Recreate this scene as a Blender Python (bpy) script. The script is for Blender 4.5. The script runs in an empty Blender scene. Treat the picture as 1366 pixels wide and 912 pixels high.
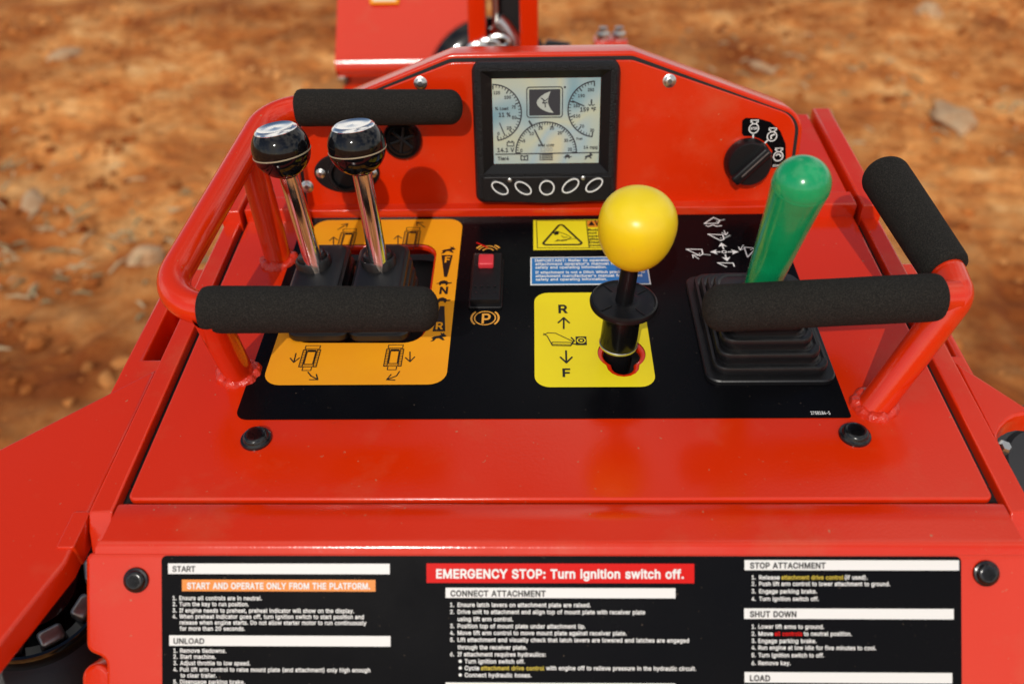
import bpy, bmesh, math, random
from mathutils import Vector, Matrix, noise
from mathutils.geometry import tessellate_polygon, delaunay_2d_cdt
rnd = random.Random(7)
R = math.radians
SC = bpy.context.scene
COL = SC.collection

# ------------------------------------------------------------------ camera
PITCH, YAW, ROLL, CX, CZ, FPX = 33.0, 1.836, -1.3135, -0.0141, 1.65, 1176.0
_p, _y, _r = R(PITCH), R(YAW), R(ROLL)
FWD = Vector((-math.sin(_y)*math.cos(_p), math.cos(_y)*math.cos(_p), -math.sin(_p)))
_rt = Vector((math.cos(_y), math.sin(_y), 0)); _up = _rt.cross(FWD)
RGT = _rt*math.cos(_r) + _up*math.sin(_r)
UPV = -_rt*math.sin(_r) + _up*math.cos(_r)
CAMPOS = Vector((CX, 0, CZ))
cam = bpy.data.cameras.new('Camera'); cam_o = bpy.data.objects.new('Camera', cam); COL.objects.link(cam_o)
M = Matrix((RGT, UPV, -FWD)).transposed().to_4x4(); M.translation = CAMPOS
cam_o.matrix_world = M
cam.sensor_width = 36.0; cam.lens = 36.0*FPX/1366.0
cam.clip_start = 0.02; cam.clip_end = 3000
cam.dof.use_dof = True; cam.dof.focus_distance = 0.785; cam.dof.aperture_fstop = 3.8
SC.camera = cam_o

# ------------------------------------------------------------------ light
SUN_TRAVEL = Vector((0.032, 0.166, -0.1145)).normalized()
w = bpy.data.worlds.new('World'); SC.world = w; w.use_nodes = True
nt = w.node_tree; bg = nt.nodes['Background']
sky = nt.nodes.new('ShaderNodeTexSky'); sky.sky_type = 'NISHITA'; sky.sun_disc = False
sky.sun_elevation = math.asin(-SUN_TRAVEL.z)
sky.sun_rotation = math.atan2(-SUN_TRAVEL.x, -SUN_TRAVEL.y)
CLOUDS = (3.1, 0.0, 0.0)
tcw = nt.nodes.new('ShaderNodeTexCoord'); mpw = nt.nodes.new('ShaderNodeMapping'); mpw.inputs['Scale'].default_value = (1, 1, 1.6); mpw.inputs['Location'].default_value = CLOUDS
cn = nt.nodes.new('ShaderNodeTexNoise'); cn.inputs['Scale'].default_value = 2.3; cn.inputs['Detail'].default_value = 8; cn.inputs['Roughness'].default_value = .58
cr_ = nt.nodes.new('ShaderNodeValToRGB'); cr_.color_ramp.elements[0].position = .43; cr_.color_ramp.elements[1].position = .56
cm = nt.nodes.new('ShaderNodeMix'); cm.data_type = 'RGBA'; cm.inputs[7].default_value = (11, 10.5, 9.8, 1)
nt.links.new(tcw.outputs['Generated'], mpw.inputs[0]); nt.links.new(mpw.outputs[0], cn.inputs['Vector']); nt.links.new(cn.outputs[0], cr_.inputs[0])
gv = nt.nodes.new('ShaderNodeVectorMath'); gv.operation = 'DOT_PRODUCT'; gv.inputs[1].default_value = Vector((-.52, .55, .66)).normalized()
gm = nt.nodes.new('ShaderNodeMapRange'); gm.interpolation_type = 'SMOOTHSTEP'; gm.inputs[1].default_value = .94; gm.inputs[2].default_value = .80; gm.inputs[3].default_value = 0; gm.inputs[4].default_value = 1
gk = nt.nodes.new('ShaderNodeMath'); gk.operation = 'MULTIPLY'   # gap shaped into the clouds ahead-left, so paint there reflects darker sky
nt.links.new(tcw.outputs['Generated'], gv.inputs[0]); nt.links.new(gv.outputs['Value'], gm.inputs[0])
nt.links.new(cr_.outputs[0], gk.inputs[0]); nt.links.new(gm.outputs[0], gk.inputs[1])
nt.links.new(gk.outputs[0], cm.inputs[0]); nt.links.new(sky.outputs[0], cm.inputs[6])
nt.links.new(cm.outputs[2], bg.inputs[0]); bg.inputs[1].default_value = 0.11
sl = bpy.data.lights.new('Sun', 'SUN'); sl.energy = 2.3; sl.angle = R(0.5); sl.color = (1, 0.95, 0.87)
so = bpy.data.objects.new('Sun', sl); COL.objects.link(so)
so.rotation_euler = SUN_TRAVEL.to_track_quat('-Z', 'Y').to_euler(); so.location = (-1, -4, 6)
SC.view_settings.view_transform = 'Standard'; SC.view_settings.look = 'None'
SC.view_settings.gamma = 1.0; SC.view_settings.exposure = -0.30; SC.view_settings.use_curve_mapping = False

# ------------------------------------------------------------------ materials
MATS = {}
def mat(name, col=(.5, .5, .5), rough=.5, metal=0., coat=0., coat_r=.1, bump=None, bump2=None, vary=None, vary2=None, rvary=None, spec=.5, emit=None):
    """bump=(scale,strength,distance); vary=(scale,colour2,amount,lo,hi); rvary=(scale,lo,hi)"""
    m = bpy.data.materials.new(name); m.use_nodes = True; MATS[name] = m
    t = m.node_tree; b = t.nodes['Principled BSDF']
    b.inputs['Base Color'].default_value = (*col, 1); b.inputs['Roughness'].default_value = rough
    b.inputs['Metallic'].default_value = metal; b.inputs['Coat Weight'].default_value = coat
    b.inputs['Coat Roughness'].default_value = coat_r; b.inputs['Specular IOR Level'].default_value = spec
    tc = t.nodes.new('ShaderNodeTexCoord')
    def noise_n(scale, det=4, rough_=.55):
        n = t.nodes.new('ShaderNodeTexNoise'); n.inputs['Scale'].default_value = scale
        n.inputs['Detail'].default_value = det; n.inputs['Roughness'].default_value = rough_
        t.links.new(tc.outputs['Object'], n.inputs['Vector']); return n
    last = None
    for bb in (bump, bump2):
        if bb:
            n = noise_n(bb[0], 3); bp = t.nodes.new('ShaderNodeBump')
            bp.inputs['Strength'].default_value = bb[1]; bp.inputs['Distance'].default_value = bb[2]
            t.links.new(n.outputs[0], bp.inputs['Height'])
            if last: t.links.new(last.outputs[0], bp.inputs['Normal'])
            last = bp
    if last:
        t.links.new(last.outputs[0], b.inputs['Normal'])
        if coat: t.links.new(last.outputs[0], b.inputs['Coat Normal'])
    if vary:
        n = noise_n(vary[0], 6, .65); rp = t.nodes.new('ShaderNodeValToRGB')
        rp.color_ramp.elements[0].position = vary[3]; rp.color_ramp.elements[1].position = vary[4]
        rp.color_ramp.elements[0].color = (0, 0, 0, 1); rp.color_ramp.elements[1].color = (vary[2],)*3 + (1,)
        mx = t.nodes.new('ShaderNodeMix'); mx.data_type = 'RGBA'
        mx.inputs[6].default_value = (*col, 1); mx.inputs[7].default_value = (*vary[1], 1)
        t.links.new(n.outputs[0], rp.inputs[0]); t.links.new(rp.outputs[0], mx.inputs[0])
        t.links.new(mx.outputs[2], b.inputs['Base Color'])
        if vary2:
            n = noise_n(vary2[0], 3, .5); rp = t.nodes.new('ShaderNodeValToRGB')
            rp.color_ramp.elements[0].position = vary2[3]; rp.color_ramp.elements[1].position = vary2[4]
            rp.color_ramp.elements[0].color = (0, 0, 0, 1); rp.color_ramp.elements[1].color = (vary2[2],)*3 + (1,)
            m2 = t.nodes.new('ShaderNodeMix'); m2.data_type = 'RGBA'; m2.inputs[7].default_value = (*vary2[1], 1)
            t.links.new(mx.outputs[2], m2.inputs[6]); t.links.new(n.outputs[0], rp.inputs[0]); t.links.new(rp.outputs[0], m2.inputs[0]); t.links.new(m2.outputs[2], b.inputs['Base Color'])
    if rvary:
        n = noise_n(rvary[0], 5, .6); mr = t.nodes.new('ShaderNodeMapRange')
        mr.inputs[1].default_value = .3; mr.inputs[2].default_value = .7
        mr.inputs[3].default_value = rvary[1]; mr.inputs[4].default_value = rvary[2]
        t.links.new(n.outputs[0], mr.inputs[0]); t.links.new(mr.outputs[0], b.inputs['Roughness'])
    return m
mat('red_paint', (.68, .026, .0015), .14, spec=.62, bump=(430, .10, .0008), bump2=(28, .03, .002), vary=(9, (.56, .12, .05), .5, .54, .82), vary2=(210, (.45, .20, .10), .7, .715, .76), rvary=(14, .09, .22))
mat('red_weld', (.64, .025, .005), .28, coat=.3, bump=(190, .8, .003), rvary=(30, .2, .4))
mat('foam', (.011, .0102, .009), .95, bump=(1000, .8, .0012), bump2=(70, .25, .003), vary=(1000, (.058, .052, .043), .7, .45, .74), spec=.2)
mat('black_plastic', (.006, .006, .007), .36, spec=.3, bump=(700, .12, .0005), vary=(60, (.05, .045, .04), .5, .6, .85))
mat('grain_plastic', (.006, .006, .007), .36, bump=(700, 1.0, .0022), spec=.35)
mat('black_gloss', (.004, .004, .005), .07, spec=.42, bump=(30, .02, .002))
mat('black_tube', (.004, .004, .004), .16, spec=.32, bump=(60, .04, .002), rvary=(50, .1, .25))
mat('bright_cap', (.93, .93, .92), .17, 1.0, bump=(45, .05, .001))
mat('rubber', (.006, .006, .007), .38, spec=.5, bump=(500, .15, .0006), vary=(40, (.05, .042, .035), .45, .58, .85))
mat('gasket', (.006, .006, .006), .7)
mat('cavity', (.008, .007, .007), .8)
mat('chrome', (.82, .80, .78), .10, 1.0, bump=(60, .05, .001), rvary=(50, .05, .2))
mat('zinc', (.62, .62, .60), .28, 1.0)
mat('steel_dark', (.22, .22, .22), .35, .8, vary=(30, (.5, .47, .44), .6, .5, .7))
mat('cover_grey', (.022, .022, .024), .3, spec=.5)
mat('bolt_black', (.006, .006, .007), .2, spec=.6, bump=(200, .15, .001))
mat('tan_line', (.35, .30, .2), .4)
mat('yellow_plastic', (.88, .65, .010), .34, vary=(22, (.74, .50, .03), .45, .5, .75), bump=(35, .04, .003), rvary=(25, .26, .40))
mat('green_plastic', (.004, .34, .12), .2, coat=.25, coat_r=.08, bump=(45, .08, .003), vary=(30, (.004, .22, .07), .5, .45, .7), rvary=(40, .12, .32))
mat('red_plastic', (.70, .035, .05), .4)
mat('dk_black', (.003, .003, .004), .22, spec=.08, vary=(180, (.09, .08, .07), .5, .70, .82), rvary=(18, .2, .3), vary2=(330, (.10, .075, .055), .7, .72, .77))
mat('dk_orange', (.95, .38, .012), .36, spec=.2, vary=(10, (.90, .31, .012), .6, .4, .7))
mat('dk_yellow', (.90, .73, .018), .36, spec=.2, vary=(12, (.84, .64, .02), .6, .4, .7))
mat('dk_blue', (.012, .17, .47), .4)
mat('dk_white', (.80, .80, .78), .4)
mat('dk_ink', (.008, .007, .006), .4)
mat('dk_red', (.66, .008, .006), .4, spec=.12)
mat('dk_warn', (.80, .25, .02), .4)
mat('txt_yellow', (.55, .42, .03), .4)
mat('txt_orange', (.85, .38, .05), .4)
mat('lcd_ink', (.03, .035, .045), .3)
mat('lcd_pale', (.42, .46, .42), .3)
mat('lcd_grey', (.30, .33, .32), .3)
mat('sticker_white', (.75, .7, .6), .5)
def lcd_mat():
    m = mat('lcd', (.50, .54, .46), .12, spec=.4)
    t = m.node_tree; b = t.nodes['Principled BSDF']
    tc = t.nodes['Texture Coordinate']
    mp = t.nodes.new('ShaderNodeMapping'); mp.inputs['Scale'].default_value = (11, 11, 6); mp.inputs['Rotation'].default_value = (0, .5, 0)
    n = t.nodes.new('ShaderNodeTexNoise'); n.inputs['Scale'].default_value = 1.3; n.inputs['Detail'].default_value = 1.0; n.inputs['Distortion'].default_value = .6
    rp = t.nodes.new('ShaderNodeValToRGB'); e = rp.color_ramp.elements  # colour patches paint the polarizer iridescence into the screen
    e[0].position = .32; e[0].color = (.17, .33, .40, 1); e[1].position = .68; e[1].color = (.56, .54, .38, 1)
    for p, c in ((.42, (.38, .47, .46)), (.50, (.50, .53, .40)), (.57, (.36, .47, .50)),):
        x = e.new(p); x.color = (*c, 1)
    t.links.new(tc.outputs['Object'], mp.inputs[0]); t.links.new(mp.outputs[0], n.inputs['Vector'])
    t.links.new(n.outputs[0], rp.inputs[0]); t.links.new(rp.outputs[0], b.inputs['Base Color'])
lcd_mat()
def soil_mat():
    m = mat('soil', (.4, .18, .07), .95, spec=.15)
    t = m.node_tree; b = t.nodes['Principled BSDF']; tc = t.nodes['Texture Coordinate']
    def nz(s, d, r=.6):
        n = t.nodes.new('ShaderNodeTexNoise'); n.inputs['Scale'].default_value = s; n.inputs['Detail'].default_value = d; n.inputs['Roughness'].default_value = r
        t.links.new(tc.outputs['Object'], n.inputs['Vector']); return n
    def ramp(n, cols):
        rp = t.nodes.new('ShaderNodeValToRGB'); e = rp.color_ramp.elements
        e[0].position, e[0].color = cols[0][0], (*cols[0][1], 1); e[1].position, e[1].color = cols[-1][0], (*cols[-1][1], 1)
        for p, c in cols[1:-1]:
            x = e.new(p); x.color = (*c, 1)
        t.links.new(n.outputs[0], rp.inputs[0]); return rp
    a = ramp(nz(2.4, 10, .72), [(.33, (.44, .125, .028)), (.46, (.63, .225, .056)), (.54, (.76, .34, .105)), (.66, (.86, .49, .20))])
    c = ramp(nz(14, 6, .7), [(.33, (.58, .53, .50)), (.48, (1, 1, 1)), (.72, (1.15, 1.13, 1.1))])
    lo = ramp(nz(.62, 6, .62), [(.39, (.42, .29, .22)), (.48, (.74, .64, .57)), (.58, (1.08, 1.08, 1.08))])
    m0 = t.nodes.new('ShaderNodeMix'); m0.data_type = 'RGBA'; m0.blend_type = 'MULTIPLY'; m0.inputs[0].default_value = .9
    t.links.new(a.outputs[0], m0.inputs[6]); t.links.new(lo.outputs[0], m0.inputs[7])
    mx = t.nodes.new('ShaderNodeMix'); mx.data_type = 'RGBA'; mx.blend_type = 'MULTIPLY'; mx.inputs[0].default_value = .75
    t.links.new(m0.outputs[2], mx.inputs[6]); t.links.new(c.outputs[0], mx.inputs[7])
    t.links.new(mx.outputs[2], b.inputs['Base Color'])
    bp = t.nodes.new('ShaderNodeBump'); bp.inputs['Strength'].default_value = .9; bp.inputs['Distance'].default_value = .03
    t.links.new(nz(16, 8, .7).outputs[0], bp.inputs['Height']); t.links.new(bp.outputs[0], b.inputs['Normal'])
soil_mat()
mat('pale_stone', (.56, .38, .22), .9, bump=(40, .6, .01), vary=(14, (.42, .20, .08), .8, .35, .65))
mat('straw', (.55, .42, .24), .9)
mat('sage', (.26, .24, .13), .9)

# ------------------------------------------------------------------ mesh tools
class MB:
    def __init__(s): s.v = []; s.f = []; s.m = []
    def add(s, verts, faces, m):
        o = len(s.v); s.v.extend([Vector(x) for x in verts])
        for f in faces: s.f.append(tuple(i+o for i in f)); s.m.append(m)
    def loft(s, rings, m, c0=False, c1=False, closed=True):
        n = len(rings[0]); fs = []; vs = [p for r in rings for p in r]
        for k in range(len(rings)-1):
            for i in range(n if closed else n-1):
                j = (i+1) % n; a = k*n
                fs.append((a+i, a+j, a+n+j, a+n+i))
        if c0: fs.append(tuple(reversed(range(n))))
        if c1: fs.append(tuple(range((len(rings)-1)*n, len(rings)*n)))
        s.add(vs, fs, m)
    def tube(s, path, rad, m, n=20, c0=True, c1=True):
        path = [Vector(p) for p in path]
        if not isinstance(rad, (list, tuple)): rad = [rad]*len(path)
        T = []
        for i in range(len(path)):
            a = path[max(0, i-1)]; b = path[min(len(path)-1, i+1)]; T.append((b-a).normalized())
        x = T[0].orthogonal().normalized(); rings = []
        for i, p in enumerate(path):
            x = (x - T[i]*x.dot(T[i])).normalized(); y = T[i].cross(x)
            rings.append([p + (x*math.cos(2*math.pi*k/n) + y*math.sin(2*math.pi*k/n))*rad[i] for k in range(n)])
        s.loft(rings, m, c0, c1)
    def lathe(s, o, ax, prof, m, n=32, sx=1., xdir=None):
        o = Vector(o); ax = Vector(ax).normalized()
        x = (Vector(xdir) - ax*ax.dot(Vector(xdir))).normalized() if xdir is not None else ax.orthogonal().normalized()
        y = ax.cross(x)
        rings = [[o + ax*t + (x*math.cos(2*math.pi*k/n)*sx + y*math.sin(2*math.pi*k/n))*r for k in range(n)] for r, t in prof]
        s.loft(rings, m, prof[0][0] > 1e-6, prof[-1][0] > 1e-6)
    def box(s, c, ax, half, m, bev=0.0):
        c = Vector(c); x, y, z = [Vector(a) for a in ax]; hx, hy, hz = half
        if bev <= 0:
            vs = [c + x*hx*i + y*hy*j + z*hz*k for i in (-1, 1) for j in (-1, 1) for k in (-1, 1)]
            s.add(vs, [(0, 1, 3, 2), (4, 6, 7, 5), (0, 4, 5, 1), (2, 3, 7, 6), (0, 2, 6, 4), (1, 5, 7, 3)], m); return
        def loop(dx, dy, dz):
            return [c + x*i*dx + y*j*dy + z*dz for i, j in ((-1, -1), (1, -1), (1, 1), (-1, 1))]
        b = bev
        def ring(ix, iy, dz):
            pts = round_poly([(-ix, -iy), (ix, -iy), (ix, iy), (-ix, iy)], min(b, ix*.95, iy*.95), 4)
            return [c + x*p[0] + y*p[1] + z*dz for p in pts]
        rs = []
        for k in range(4):
            a = k/3*math.pi/2; rs.append(ring(hx - b*(1-math.sin(a))*.999, hy - b*(1-math.sin(a))*.999, -hz + b*(1-math.cos(a))))
        for k in range(4):
            a = (3-k)/3*math.pi/2; rs.append(ring(hx - b*(1-math.sin(a))*.999, hy - b*(1-math.sin(a))*.999, hz - b*(1-math.cos(a))))
        s.loft(rs, m, True, True)

def round_poly(pts, r, n=6):
    out = []; N = len(pts)
    for i in range(N):
        p = Vector(pts[i][:2]); a = Vector(pts[i-1][:2]); b = Vector(pts[(i+1) % N][:2])
        rr = r[i] if isinstance(r, (list, tuple)) else r
        d1 = (a-p); d2 = (b-p); l1, l2 = d1.length, d2.length; d1 /= l1; d2 /= l2
        ang = d1.angle(d2)
        if rr <= 1e-7 or ang > math.pi-.02: out.append((p.x, p.y)); continue
        t = min(rr/math.tan(ang/2), .49*l1, .49*l2); rr2 = t*math.tan(ang/2)
        c = p + (d1+d2).normalized()*(rr2/math.sin(ang/2))
        s0 = p + d1*t - c; e0 = p + d2*t - c
        a0 = math.atan2(s0.y, s0.x); da = (math.atan2(e0.y, e0.x)-a0+math.pi) % (2*math.pi)-math.pi
        for k in range(n+1):
            th = a0+da*k/n; out.append((c.x+math.cos(th)*rr2, c.y+math.sin(th)*rr2))
    return out
def area(p): return .5*sum(p[i-1][0]*p[i][1]-p[i][0]*p[i-1][1] for i in range(len(p)))
def ccw(p, want=True): return list(p) if (area(p) > 0) == want else list(reversed(p))
def offset(p, d):
    out = []; N = len(p)
    for i in range(N):
        a = Vector(p[i-1]); b = Vector(p[i]); c = Vector(p[(i+1) % N])
        e1 = (b-a); e2 = (c-b)
        if e1.length < 1e-9: e1 = e2
        if e2.length < 1e-9: e2 = e1
        n1 = Vector((-e1.y, e1.x)).normalized(); n2 = Vector((-e2.y, e2.x)).normalized()
        m = n1+n2
        if m.length < 1e-6: m = n1
        m.normalize(); out.append(tuple(b + m*d/max(.35, m.dot(n1))))
    return out
class Frame:
    def __init__(s, o, u, v): s.o = Vector(o); s.u = Vector(u).normalized(); s.v = Vector(v).normalized(); s.n = s.u.cross(s.v)
    def P(s, u, v, h=0.): return s.o + s.u*u + s.v*v + s.n*h
    def at(s, px, py, h=0.):
        d = RGT*((px-683)/FPX) + UPV*((456-py)/FPX) + FWD
        o = s.o + s.n*h; t = (o-CAMPOS).dot(s.n)/d.dot(s.n); q = CAMPOS + d*t - o
        return (q.dot(s.u), q.dot(s.v))
    def W(s, px, py, h=0.): return s.P(*s.at(px, py, h), h)
    def pts(s, L, h=0.): return [s.at(a, b, h) for a, b in L]
    def dirv(s, a, b): return s.u*a + s.v*b
def pix(px, py, z):
    return CAMPOS + (RGT*((px-683)/FPX) + UPV*((456-py)/FPX) + FWD)*z
def plate(mb, fr, outer, holes, h1, h0, m, bev=.0015, seg=3, back=True):
    loops = [ccw(outer, True)] + [ccw(h, False) for h in holes]
    tops = []
    for lp in loops:
        rings = [[fr.P(*q, h0) for q in lp]]
        for k in range(seg+1):
            a = k/seg*math.pi/2
            o2 = offset(lp, bev*(1-math.cos(a))) if k else lp
            rings.append([fr.P(*q, h1-bev+bev*math.sin(a)) for q in o2])
        mb.loft(rings, m); tops.append(offset(lp, bev))
    fill(mb, fr, tops[0], tops[1:], h1, m)
    if back: fill(mb, fr, loops[0], loops[1:], h0, m, True)
def fill(mb, fr, outer, holes, h, m, flip=False):
    L = [outer]+list(holes)
    tri = tessellate_polygon([[Vector((a, b, 0)) for a, b in l] for l in L])
    flat = [q for l in L for q in l]; fs = []
    for t in tri:
        a, b, c = [flat[i] for i in t]
        s_ = (b[0]-a[0])*(c[1]-a[1])-(b[1]-a[1])*(c[0]-a[0])
        if abs(s_) < 1e-14: continue
        fs.append(tuple(t) if (s_ > 0) != flip else tuple(reversed(t)))
    mb.add([fr.P(a, b, h) for a, b in flat], fs, m)
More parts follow.
